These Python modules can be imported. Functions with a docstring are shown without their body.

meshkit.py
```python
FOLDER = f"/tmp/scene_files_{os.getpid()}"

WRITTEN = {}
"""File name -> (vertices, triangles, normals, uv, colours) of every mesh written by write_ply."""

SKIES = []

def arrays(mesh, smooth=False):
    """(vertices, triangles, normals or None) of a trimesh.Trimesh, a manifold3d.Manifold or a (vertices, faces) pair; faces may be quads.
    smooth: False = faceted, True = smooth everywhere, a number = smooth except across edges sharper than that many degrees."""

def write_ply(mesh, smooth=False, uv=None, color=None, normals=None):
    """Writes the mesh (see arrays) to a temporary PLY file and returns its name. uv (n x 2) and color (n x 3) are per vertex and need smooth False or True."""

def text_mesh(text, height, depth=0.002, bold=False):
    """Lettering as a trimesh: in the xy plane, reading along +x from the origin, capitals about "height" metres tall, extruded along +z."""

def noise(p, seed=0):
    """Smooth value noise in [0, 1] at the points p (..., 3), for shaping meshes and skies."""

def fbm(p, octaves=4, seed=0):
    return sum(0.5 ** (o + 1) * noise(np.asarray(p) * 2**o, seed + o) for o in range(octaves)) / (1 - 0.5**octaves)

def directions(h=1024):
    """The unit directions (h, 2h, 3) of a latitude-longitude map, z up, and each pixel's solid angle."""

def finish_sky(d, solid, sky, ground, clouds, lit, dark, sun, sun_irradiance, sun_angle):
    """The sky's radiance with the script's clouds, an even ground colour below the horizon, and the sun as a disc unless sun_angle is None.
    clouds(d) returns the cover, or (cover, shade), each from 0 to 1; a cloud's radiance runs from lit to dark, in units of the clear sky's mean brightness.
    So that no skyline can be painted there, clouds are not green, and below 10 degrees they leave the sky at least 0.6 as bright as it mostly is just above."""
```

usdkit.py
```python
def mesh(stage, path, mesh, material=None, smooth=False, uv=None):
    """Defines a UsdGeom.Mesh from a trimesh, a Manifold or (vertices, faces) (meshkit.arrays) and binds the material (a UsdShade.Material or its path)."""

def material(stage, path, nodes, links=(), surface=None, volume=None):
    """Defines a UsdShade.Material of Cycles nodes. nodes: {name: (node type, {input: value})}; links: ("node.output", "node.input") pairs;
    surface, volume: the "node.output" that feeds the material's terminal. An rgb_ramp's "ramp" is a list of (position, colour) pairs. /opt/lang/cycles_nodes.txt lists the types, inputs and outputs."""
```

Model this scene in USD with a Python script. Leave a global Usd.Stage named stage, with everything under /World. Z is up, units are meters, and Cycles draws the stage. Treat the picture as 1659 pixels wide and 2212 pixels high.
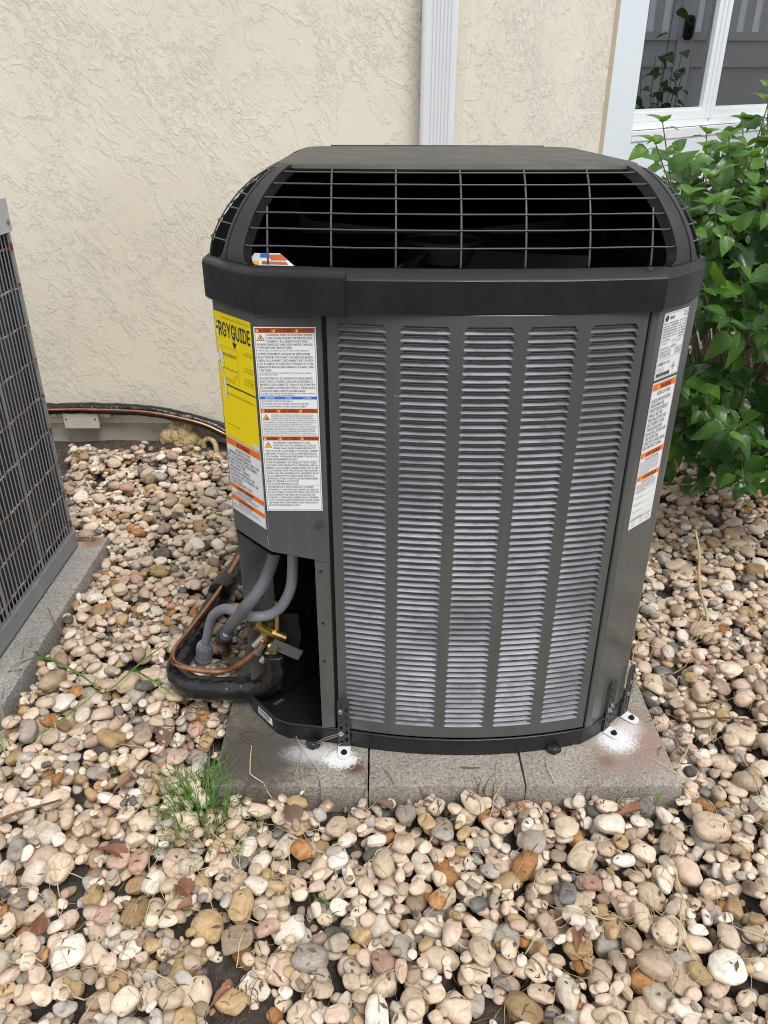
import math
import numpy as np
import trimesh
from shapely.geometry import Polygon, box as sbox, Point
from shapely.ops import unary_union
from scipy.spatial.transform import Rotation
from pxr import Usd, UsdGeom, UsdLux, UsdShade, Gf, Sdf, Vt
import meshkit, usdkit

stage = Usd.Stage.CreateInMemory()
UsdGeom.SetStageUpAxis(stage, UsdGeom.Tokens.z)
UsdGeom.SetStageMetersPerUnit(stage, 1.0)
UsdGeom.Xform.Define(stage, '/World')
UsdGeom.Scope.Define(stage, '/World/Looks')
RNG = np.random.default_rng(7)

# ------------------------------------------------------------------ camera, sky, sun
PITCH, ROLL, YAW = 0.48597, 0.0031, 0.0038
EYE = np.array([-0.21622, -1.58184, 1.55019])
Fw = np.array([math.sin(YAW) * math.cos(PITCH), math.cos(YAW) * math.cos(PITCH), -math.sin(PITCH)])
R0 = np.array([math.cos(YAW), -math.sin(YAW), 0.0])
U0 = np.cross(R0, Fw)
Rt = math.cos(ROLL) * R0 + math.sin(ROLL) * U0
Up = -math.sin(ROLL) * R0 + math.cos(ROLL) * U0
cam = UsdGeom.Camera.Define(stage, '/World/camera')
cam.AddTransformOp().Set(Gf.Matrix4d(*Rt, 0, *Up, 0, *(-Fw), 0, *EYE, 1))
cam.CreateHorizontalApertureAttr(36.0)
cam.CreateVerticalApertureAttr(48.0)
cam.CreateFocalLengthAttr(36.0 * 1666.95 / 1659.0)
cam.CreateClippingRangeAttr(Gf.Vec2f(0.05, 2000))
cam.CreateExposureAttr(0.66)

SUN_EL, SUN_ROT = math.radians(56), math.radians(150)
SUN_DIR = np.array([math.sin(SUN_ROT) * math.cos(SUN_EL), math.cos(SUN_ROT) * math.cos(SUN_EL), math.sin(SUN_EL)])
dome = UsdLux.DomeLight.Define(stage, '/World/sky')
sky_mat = usdkit.material(stage, '/World/Looks/sky', {
    'sky': ('sky_texture', {'sky_type': 'single_scattering', 'sun_disc': False, 'sun_elevation': SUN_EL, 'sun_rotation': SUN_ROT}),
    'tc': ('texture_coordinate', {}),
    'n': ('noise_texture', {'scale': 2.2, 'detail': 5.0, 'roughness': 0.55}),
    'cover': ('rgb_ramp', {'ramp': [(0.25, (0.80, 0.80, 0.80)), (0.7, (0.97, 0.97, 0.97))]}),
    'cloud': ('rgb_ramp', {'ramp': [(0.3, (6.6, 6.75, 7.0)), (0.7, (9.4, 9.4, 9.5))]}),
    'm': ('mix_color', {}),
    'bg': ('background_shader', {'strength': 0.09}),
}, [('tc.generated', 'n.vector'), ('n.fac', 'cover.fac'), ('n.fac', 'cloud.fac'), ('cover.color', 'm.fac'), ('sky.color', 'm.a'), ('cloud.color', 'm.b'), ('m.result', 'bg.color')], surface='bg.background')
UsdShade.MaterialBindingAPI.Apply(dome.GetPrim()).Bind(sky_mat)
dome.GetPrim().SetCustomDataByKey('kind', 'structure')
sun = UsdLux.DistantLight.Define(stage, '/World/sun')
sun.CreateIntensityAttr(0.4)
sun.CreateAngleAttr(22.0)
sun.CreateNormalizeAttr(True) if hasattr(sun, 'CreateNormalizeAttr') else sun.GetPrim().CreateAttribute('inputs:normalize', Sdf.ValueTypeNames.Bool).Set(True)
sun.CreateColorAttr(Gf.Vec3f(1.0, 0.97, 0.92))
_z = SUN_DIR; _x = np.cross([0, 0, 1.0], _z); _x /= np.linalg.norm(_x); _y = np.cross(_z, _x)
UsdGeom.Xformable(sun).AddTransformOp().Set(Gf.Matrix4d(*_x, 0, *_y, 0, *_z, 0, 0, 0, 8, 1))

# ------------------------------------------------------------------ helpers
used = {}
def numbered(parent, name):
    k = (parent, name); n = used.get(k, -1) + 1; used[k] = n
    return name if n == 0 else f'{name}_{n:03d}'

class Node:
    def __init__(s, path, origin): s.path, s.origin = path, np.asarray(origin, float)
WORLD = Node('/World', (0, 0, 0))

def tag(prim, label=None, cat=None, group=None, kind=None):
    for k, v in (('label', label), ('category', cat), ('group', group), ('kind', kind)):
        if v: prim.SetCustomDataByKey(k, v)

def thing(name, label, cat, loc=(0, 0, 0), group=None, kind=None):
    p = '/World/' + numbered('/World', name)
    x = UsdGeom.Xform.Define(stage, p)
    x.AddTranslateOp().Set(Gf.Vec3d(*map(float, loc)))
    tag(x.GetPrim(), label, cat, group, kind)
    return Node(p, loc)

def tri(mesh):
    if hasattr(mesh, 'to_mesh'):
        m = mesh.to_mesh(); return np.asarray(m.vert_properties[:, :3], float), np.asarray(m.tri_verts, int)
    if isinstance(mesh, (tuple, list)):
        v, f = np.asarray(mesh[0], float), np.asarray(mesh[1], int)
        if f.shape[1] == 4: f = np.vstack([f[:, [0, 1, 2]], f[:, [0, 2, 3]]])
        return v, f
    return np.asarray(mesh.vertices, float), np.asarray(mesh.faces, int)

def part(parent, name, mesh, mat, smooth=False, uv=None, label=None, kind=None):
    v, f = tri(mesh)
    p = parent.path + '/' + numbered(parent.path, name)
    m = usdkit.mesh(stage, p, (v - parent.origin, f), mat, smooth=smooth, uv=uv)
    tag(m.GetPrim(), label, kind=kind)
    return Node(p, parent.origin)

def one(name, mesh, mat, label, cat, smooth=False, group=None, kind=None, uv=None):
    v, f = tri(mesh)
    p = '/World/' + numbered('/World', name)
    m = usdkit.mesh(stage, p, (v, f), mat, smooth=smooth, uv=uv)
    tag(m.GetPrim(), label, cat, group, kind)
    return Node(p, (0, 0, 0))

def join(ms):
    vs, fs, n = [], [], 0
    for m in ms:
        v, f = tri(m); vs.append(v); fs.append(f + n); n += len(v)
    return np.vstack(vs), np.vstack(fs)

def bx(x0, x1, y0, y1, z0, z1, bev=0.0):
    if bev:
        b = bev
        pts = []
        for sx, X in ((1, x0), (-1, x1)):
            for sy, Y in ((1, y0), (-1, y1)):
                for sz, Z in ((1, z0), (-1, z1)):
                    pts += [(X + sx * b, Y + sy * b, Z), (X + sx * b, Y, Z + sz * b), (X, Y + sy * b, Z + sz * b)]
        return trimesh.convex.convex_hull(np.array(pts))
    return trimesh.creation.box(bounds=[(x0, y0, z0), (x1, y1, z1)])

def catmull(P, n=8, closed=False):
    P = np.asarray(P, float)
    Q = np.vstack([2 * P[0] - P[1], P, 2 * P[-1] - P[-2]])
    out = []
    for i in range(1, len(Q) - 2):
        p0, p1, p2, p3 = Q[i - 1:i + 3]
        for t in np.linspace(0, 1, n, endpoint=False):
            out.append(0.5 * ((2 * p1) + (-p0 + p2) * t + (2 * p0 - 5 * p1 + 4 * p2 - p3) * t ** 2 + (-p0 + 3 * p1 - 3 * p2 + p3) * t ** 3))
    out.append(P[-1])
    return np.array(out)

def tube(P, r, seg=12, caps=True, wob=None):
    """Tube along polyline P; r number or array; wob(i, ang) extra radius factor."""
    P = np.asarray(P, float); n = len(P)
    r = np.full(n, r) if np.ndim(r) == 0 else np.asarray(r)
    T = np.gradient(P, axis=0); T /= np.linalg.norm(T, axis=1, keepdims=True) + 1e-12
    a = np.array([0, 0, 1.0]) if abs(T[0][2]) < 0.9 else np.array([1.0, 0, 0])
    N = np.cross(T[0], a); N /= np.linalg.norm(N)
    ang = np.linspace(0, 2 * np.pi, seg, endpoint=False)
    V = []
    for i in range(n):
        N = N - T[i] * (N @ T[i]); N /= np.linalg.norm(N) + 1e-12
        B = np.cross(T[i], N)
        rr = r[i] * (1 + (wob(i, ang) if wob is not None else 0))
        V.append(P[i] + (np.cos(ang) * rr)[:, None] * N + (np.sin(ang) * rr)[:, None] * B)
    V = np.vstack(V); F = []
    k = np.arange(seg); k1 = (k + 1) % seg
    for i in range(n - 1):
        F.append(np.stack([i * seg + k, i * seg + k1, (i + 1) * seg + k1, (i + 1) * seg + k], 1))
    F = np.vstack(F); F = np.vstack([F[:, [0, 1, 2]], F[:, [0, 2, 3]]])
    if caps:
        c0, c1 = len(V), len(V) + 1
        V = np.vstack([V, P[0], P[-1]])
        F = np.vstack([F, np.stack([np.full(seg, c0), k1, k], 1), np.stack([np.full(seg, c1), (n - 1) * seg + k, (n - 1) * seg + k1], 1)])
    return V, F

def sheet(xy, z0, z1, thick=0.0015):
    """Vertical sheet metal along polyline xy (outer side to the left of travel = outward given by sign), with thickness inward."""
    xy = np.asarray(xy, float)
    d = np.diff(xy, axis=0); nrm = np.stack([d[:, 1], -d[:, 0]], 1); nrm /= np.linalg.norm(nrm, axis=1, keepdims=True)
    vn = np.vstack([nrm[:1], (nrm[:-1] + nrm[1:]), nrm[-1:]]); vn /= np.linalg.norm(vn, axis=1, keepdims=True)
    inner = xy - vn * thick
    poly = np.vstack([xy, inner[::-1]])
    n = len(poly)
    V = np.vstack([np.c_[poly, np.full(n, z0)], np.c_[poly, np.full(n, z1)]])
    F = []
    for i in range(n):
        j = (i + 1) % n; F += [(i, j, n + j), (i, n + j, n + i)]
    m = len(xy)
    for i in range(m - 1):
        a, b, c, e = i, i + 1, n - 2 - i, n - 1 - i
        F += [(a, c, b), (a, e, c), (n + a, n + b, n + c), (n + a, n + c, n + e)]
    mesh = trimesh.Trimesh(V, F, process=False); mesh.fix_normals()
    return mesh

def extrude(poly, h):
    gs = getattr(poly, 'geoms', [poly])
    return trimesh.util.concatenate([trimesh.creation.extrude_polygon(g, h, engine='earcut') for g in gs if g.area > 1e-12])

def flat(poly):
    """Triangulated polygon(s) -> (xy, faces)"""
    vs, fs, n = [], [], 0
    for g in getattr(poly, 'geoms', [poly]):
        if g.area < 1e-12 or g.geom_type != 'Polygon': continue
        v, f = trimesh.creation.triangulate_polygon(g, engine='earcut')
        vs.append(v); fs.append(f + n); n += len(v)
    return np.vstack(vs), np.vstack(fs)

def M(name, nodes, links, surface='p.BSDF', **k):
    return usdkit.material(stage, '/World/Looks/' + name, nodes, links, surface=surface, **k)

def plain(name, color, rough=0.5, metallic=0.0, spec=None, bumpscale=None, bump=0.1, var=0.0, varscale=8.0, coat=0.0, roughvar=0.0, dist=0.002):
    nodes = {'p': ('principled_bsdf', {'base_color': color, 'roughness': rough, 'metallic': metallic, 'coat_weight': coat, 'coat_roughness': 0.15})}
    links = []
    if spec is not None: nodes['p'][1]['specular_ior_level'] = spec
    if var or bumpscale or roughvar:
        nodes['g'] = ('geometry', {})
    if var:
        nodes['n'] = ('noise_texture', {'scale': varscale, 'detail': 5.0, 'roughness': 0.6})
        c = np.array(color)
        nodes['r'] = ('rgb_ramp', {'ramp': [(0.25, tuple(c * (1 - var))), (0.75, tuple(np.minimum(c * (1 + var), 1)))]})
        links += [('g.position', 'n.vector'), ('n.fac', 'r.fac'), ('r.color', 'p.base_color')]
    if roughvar:
        nodes['n2'] = ('noise_texture', {'scale': 14.0, 'detail': 6.0, 'roughness': 0.65})
        nodes['mr'] = ('map_range', {'from_min': 0.3, 'from_max': 0.7, 'to_min': max(rough - roughvar, 0.02), 'to_max': min(rough + roughvar, 1)})
        links += [('g.position', 'n2.vector'), ('n2.fac', 'mr.value'), ('mr.result', 'p.roughness')]
    if bumpscale:
        nodes['nb'] = ('noise_texture', {'scale': bumpscale, 'detail': 3.0})
        nodes['b'] = ('bump', {'strength': bump, 'distance': dist})
        links += [('g.position', 'nb.vector'), ('nb.fac', 'b.height'), ('b.normal', 'p.normal')]
    return M(name, nodes, links)

# ------------------------------------------------------------------ materials
m_paint = M('grey_paint', {'g': ('geometry', {}), 'map': ('mapping', {'scale': (9.0, 9.0, 0.7)}), 'n': ('noise_texture', {'scale': 3.0, 'detail': 7.0, 'roughness': 0.65}), 'n2': ('noise_texture', {'scale': 4.0, 'detail': 6.0, 'roughness': 0.6}),
    'r': ('rgb_ramp', {'ramp': [(0.28, (0.066, 0.071, 0.070)), (0.52, (0.073, 0.078, 0.076)), (0.76, (0.090, 0.094, 0.090))]}), 'mr': ('map_range', {'from_min': 0.3, 'from_max': 0.7, 'to_min': 0.13, 'to_max': 0.27}),
    'nb': ('noise_texture', {'scale': 7.0, 'detail': 2.0}), 'b': ('bump', {'strength': 0.10, 'distance': 0.004}), 'v': ('voronoi_texture', {'scale': 90.0}), 'rv': ('rgb_ramp', {'ramp': [(0.03, (0.30, 0.30, 0.28)), (0.06, (0.0, 0.0, 0.0))]}),
    'mx': ('mix_color', {'blend_type': 'add', 'fac': 0.35}), 'p': ('principled_bsdf', {})},
    [('g.position', 'map.vector'), ('map.vector', 'n.vector'), ('g.position', 'n2.vector'), ('n.fac', 'r.fac'), ('n2.fac', 'mr.value'), ('mr.result', 'p.roughness'), ('g.position', 'nb.vector'), ('nb.fac', 'b.height'), ('b.normal', 'p.normal'),
     ('g.position', 'v.vector'), ('v.distance', 'rv.fac'), ('r.color', 'mx.a'), ('rv.color', 'mx.b'), ('mx.result', 'p.base_color')])
m_louvre = M('louvre_paint_glint', {'g': ('geometry', {}), 's': ('separate_xyz', {}), 'mr': ('map_range', {'from_min': 0.60, 'from_max': 0.86, 'to_min': 0.0, 'to_max': 1.0, 'clamp': True}),  # pale mix on up-facing lips: dust plus sky glint painted into the colour
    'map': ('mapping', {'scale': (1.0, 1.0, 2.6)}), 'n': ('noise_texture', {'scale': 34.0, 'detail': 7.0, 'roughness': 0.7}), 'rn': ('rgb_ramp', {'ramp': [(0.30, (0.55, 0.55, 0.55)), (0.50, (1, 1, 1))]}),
    'nl': ('noise_texture', {'scale': 3.3, 'detail': 3.0}), 'rl': ('rgb_ramp', {'ramp': [(0.34, (0.36, 0.36, 0.36)), (0.60, (1, 1, 1))]}), 'sp': ('separate_xyz', {}), 'zl': ('map_range', {'from_min': 1.15, 'from_max': 0.35, 'to_min': 0.72, 'to_max': 1.0, 'clamp': True}), 'm6': ('math', {'math_type': 'multiply'}), 'ax': ('math', {'math_type': 'absolute'}), 'xl': ('map_range', {'from_min': 0.10, 'from_max': 0.30, 'to_min': 1.0, 'to_max': 0.55, 'clamp': True}), 'm8': ('math', {'math_type': 'multiply'}), 'm7': ('math', {'math_type': 'multiply'}),  # outer columns dimmed in colour, standing in for their weaker reflection
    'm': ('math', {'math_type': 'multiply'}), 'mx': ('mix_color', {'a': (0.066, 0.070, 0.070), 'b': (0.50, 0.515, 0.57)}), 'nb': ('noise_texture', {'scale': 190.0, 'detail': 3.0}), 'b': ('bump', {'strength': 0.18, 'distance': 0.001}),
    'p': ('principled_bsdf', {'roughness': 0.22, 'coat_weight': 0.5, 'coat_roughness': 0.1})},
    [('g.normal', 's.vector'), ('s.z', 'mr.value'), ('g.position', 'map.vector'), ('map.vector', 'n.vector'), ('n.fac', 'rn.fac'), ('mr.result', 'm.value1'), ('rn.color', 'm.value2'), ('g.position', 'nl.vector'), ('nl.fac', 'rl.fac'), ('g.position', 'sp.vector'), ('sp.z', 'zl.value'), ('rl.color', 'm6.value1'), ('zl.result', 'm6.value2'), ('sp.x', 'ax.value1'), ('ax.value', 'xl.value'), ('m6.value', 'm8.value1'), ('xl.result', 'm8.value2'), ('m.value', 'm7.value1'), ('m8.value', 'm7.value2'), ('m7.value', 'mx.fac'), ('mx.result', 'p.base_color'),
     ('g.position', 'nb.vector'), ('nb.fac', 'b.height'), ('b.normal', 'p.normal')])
m_cap = plain('cap_plastic', (0.0082, 0.0082, 0.0094), 0.38, spec=0.42, var=0.55, varscale=9.0, bumpscale=900, bump=0.16, roughvar=0.10, dist=0.0006)
m_plate = plain('cap_plate', (0.052, 0.049, 0.042), 0.55, var=0.18, varscale=9, bumpscale=900, bump=0.12, roughvar=0.1)
m_bar = plain('grille_wire', (0.06, 0.06, 0.06), 0.38, bumpscale=600, bump=0.1)
m_black = plain('black_plastic', (0.0045, 0.0045, 0.0050), 0.45)
m_void = plain('matt_black', (0.004, 0.004, 0.0045), 0.95, spec=0.08)
m_pan = plain('pan_black', (0.010, 0.010, 0.011), 0.33, var=0.4, varscale=50, roughvar=0.15, bumpscale=60, bump=0.1)
m_coil = plain('coil_dark', (0.012, 0.012, 0.013), 0.6)
m_white = plain('label_white', (0.72, 0.73, 0.74), 0.35)
m_ink = plain('label_ink', (0.02, 0.02, 0.022), 0.5)
m_orange = plain('label_orange', (0.78, 0.155, 0.01), 0.4)
m_dorange = plain('label_dark_orange', (0.52, 0.10, 0.015), 0.4)
m_yellow = plain('label_yellow', (0.80, 0.62, 0.004), 0.4, bumpscale=25, bump=0.12, var=0.05, varscale=12)
m_amber = plain('label_amber', (0.85, 0.45, 0.04), 0.4)
m_blue = plain('label_blue', (0.03, 0.14, 0.55), 0.4)
m_paper = plain('torn_paper', (0.62, 0.61, 0.58), 0.8, bumpscale=200, bump=0.3)
m_zinc = plain('zinc', (0.55, 0.54, 0.52), 0.3, metallic=1.0, bumpscale=300, bump=0.1)
m_bolt = plain('grey_bolt', (0.10, 0.10, 0.09), 0.4, metallic=0.6)
m_copper = plain('copper', (0.46, 0.225, 0.145), 0.36, metallic=1.0, var=0.3, varscale=40, roughvar=0.12, bumpscale=120, bump=0.08)
m_brass = plain('brass', (0.52, 0.36, 0.13), 0.30, metallic=1.0, roughvar=0.1, bumpscale=150, bump=0.1)
m_steel = plain('steel_cap', (0.32, 0.28, 0.24), 0.35, metallic=0.9)
m_conduit = plain('grey_pvc', (0.185, 0.20, 0.225), 0.42, var=0.08, varscale=12, bumpscale=80, bump=0.05)
m_dconduit = plain('dark_grey_pvc', (0.095, 0.103, 0.115), 0.45, var=0.12, varscale=14, bumpscale=80, bump=0.05)
m_bracket = plain('bracket_black', (0.030, 0.030, 0.031), 0.42, roughvar=0.1)
m_wpaint = plain('sprayed_white', (0.68, 0.69, 0.70), 0.6, bumpscale=250, bump=0.3, var=0.12, varscale=60)
m_vinyl = plain('white_vinyl', (0.74, 0.77, 0.80), 0.3)
m_down = plain('white_aluminium', (0.68, 0.69, 0.715), 0.38, bumpscale=8, bump=0.05, var=0.03)
m_box = plain('cream_box', (0.50, 0.47, 0.40), 0.5, var=0.12, varscale=18, bumpscale=60, bump=0.08)
m_alu = plain('galvanised', (0.26, 0.27, 0.285), 0.45, metallic=0.35, var=0.15, varscale=14, roughvar=0.1)
m_oldcap = plain('pale_grey_metal', (0.42, 0.42, 0.43), 0.45, var=0.1)
m_room = plain('room_dark', (0.035, 0.035, 0.04), 0.9)
m_fence = plain('fence_vinyl', (0.78, 0.79, 0.80), 0.4)
m_hole = plain('hole_black', (0.012, 0.010, 0.009), 0.7)  # near-black for discs drawn in place of open rivet holes

# insulation tape: glossy wrinkled black
m_tape = M('black_tape', {
    'g': ('geometry', {}), 'n': ('noise_texture', {'scale': 42.0, 'detail': 5.0, 'roughness': 0.6, 'distortion': 1.2}),
    'b': ('bump', {'strength': 0.55, 'distance': 0.006}),
    'n2': ('noise_texture', {'scale': 9.0, 'detail': 3.0}), 'mr': ('map_range', {'from_min': 0.3, 'from_max': 0.7, 'to_min': 0.05, 'to_max': 0.14}),
    'p': ('principled_bsdf', {'base_color': (0.003, 0.003, 0.0035), 'specular_ior_level': 0.6}),
}, [('g.position', 'n.vector'), ('n.fac', 'b.height'), ('b.normal', 'p.normal'), ('g.position', 'n2.vector'), ('n2.fac', 'mr.value'), ('mr.result', 'p.roughness')])

# stucco: smooth trowelled plates with broken ridges, ridges lean down to the right
def stucco(name, c0, c1, rot, heading=(1.0, 0.55)):
    saw = lambda t, w: [(0.0, (0.25,) * 3), (t - 0.012, (0.12,) * 3), (t, (1.0,) * 3), (t + 0.03, (0.72,) * 3), (t + w, (0.38,) * 3), (1.0, (0.3,) * 3)]
    nodes = {
        'g': ('geometry', {}), 'map': ('mapping', {'rotation': rot}), 'map2': ('mapping', {'scale': (heading[0], 1.0, heading[1])}),
        'nd': ('noise_texture', {'scale': 2.6, 'detail': 5.0, 'roughness': 0.6, 'distortion': 0.6}),
        'n1': ('noise_texture', {'scale': 6.4, 'detail': 8.0, 'roughness': 0.60, 'distortion': 0.3}), 'r1': ('rgb_ramp', {'ramp': saw(0.50, 0.16)}),
        'o1': ('vector_math', {'math_type': 'add', 'vector2': (3.7, 1.3, 8.1)}),
        'n4': ('noise_texture', {'scale': 11.0, 'detail': 8.0, 'roughness': 0.58, 'distortion': 0.4}), 'r4': ('rgb_ramp', {'ramp': saw(0.56, 0.12)}),
        'n2': ('noise_texture', {'scale': 34.0, 'detail': 7.0, 'roughness': 0.66, 'distortion': 0.4}), 'r2': ('rgb_ramp', {'ramp': saw(0.52, 0.10)}),
        'mask': ('rgb_ramp', {'ramp': [(0.46, (0.03,) * 3), (0.58, (0.75,) * 3)]}),
        'n3': ('noise_texture', {'scale': 300.0, 'detail': 4.0}),
        'm2': ('math', {'math_type': 'multiply'}), 'm4': ('math', {'math_type': 'multiply', 'value2': 0.55}), 'm1': ('math', {'math_type': 'multiply', 'value2': 0.75}), 'a1': ('math', {'math_type': 'add'}), 'a3': ('math', {'math_type': 'add'}),
        'm3': ('math', {'math_type': 'multiply', 'value2': 0.06}), 'a2': ('math', {'math_type': 'add'}),
        'b': ('bump', {'strength': 0.7, 'distance': 0.0034}),
        'nc': ('noise_texture', {'scale': 1.6, 'detail': 5.0, 'roughness': 0.65}), 'rc': ('rgb_ramp', {'ramp': [(0.3, c0), (0.7, c1)]}),
        'p': ('principled_bsdf', {'roughness': 0.72}),
    }
    links = [('g.position', 'map.vector'), ('map.vector', 'map2.vector'), ('map2.vector', 'n1.vector'), ('map2.vector', 'n2.vector'), ('map2.vector', 'o1.vector1'), ('o1.vector', 'n4.vector'), ('g.position', 'nd.vector'),
             ('n1.fac', 'r1.fac'), ('n2.fac', 'r2.fac'), ('n4.fac', 'r4.fac'), ('nd.fac', 'mask.fac'), ('r2.color', 'm2.value1'), ('mask.color', 'm2.value2'), ('r4.color', 'm4.value1'),
             ('r1.color', 'm1.value1'), ('m1.value', 'a1.value1'), ('m4.value', 'a1.value2'), ('a1.value', 'a3.value1'), ('m2.value', 'a3.value2'), ('g.position', 'n3.vector'), ('n3.fac', 'm3.value1'), ('a3.value', 'a2.value1'), ('m3.value', 'a2.value2'),
             ('a2.value', 'b.height'), ('b.normal', 'p.normal'), ('g.position', 'nc.vector'), ('nc.fac', 'rc.fac'), ('rc.color', 'p.base_color')]
    return M(name, nodes, links)
m_stucco = stucco('cream_stucco', (0.675, 0.622, 0.510), (0.735, 0.682, 0.568), (0, math.radians(38), 0))
m_stucco2 = stucco('cream_stucco_side', (0.67, 0.630, 0.535), (0.72, 0.680, 0.585), (0, math.radians(60), math.radians(-45)))
m_band = plain('band_stucco', (0.68, 0.735, 0.78), 0.75, bumpscale=190, bump=0.45, dist=0.003)
m_bandside = plain('band_side', (0.56, 0.50, 0.38), 0.75, bumpscale=190, bump=0.3, dist=0.003)
m_found = plain('foundation_paint', (0.40, 0.37, 0.31), 0.8, var=0.3, varscale=7, bumpscale=30, bump=0.3, dist=0.006)

# window pane: mostly see-through, reflects by angle
m_pane = M('window_pane', {'t': ('transparent_bsdf', {'color': (0.55, 0.57, 0.60)}), 'gl': ('glossy_bsdf', {'color': (0.80, 0.83, 0.90), 'roughness': 0.0}),
                           'f': ('fresnel', {'IOR': 2.7}), 'mx': ('mix_closure', {})},
           [('f.fac', 'mx.fac'), ('t.BSDF', 'mx.closure1'), ('gl.BSDF', 'mx.closure2')], surface='mx.closure')

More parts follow.
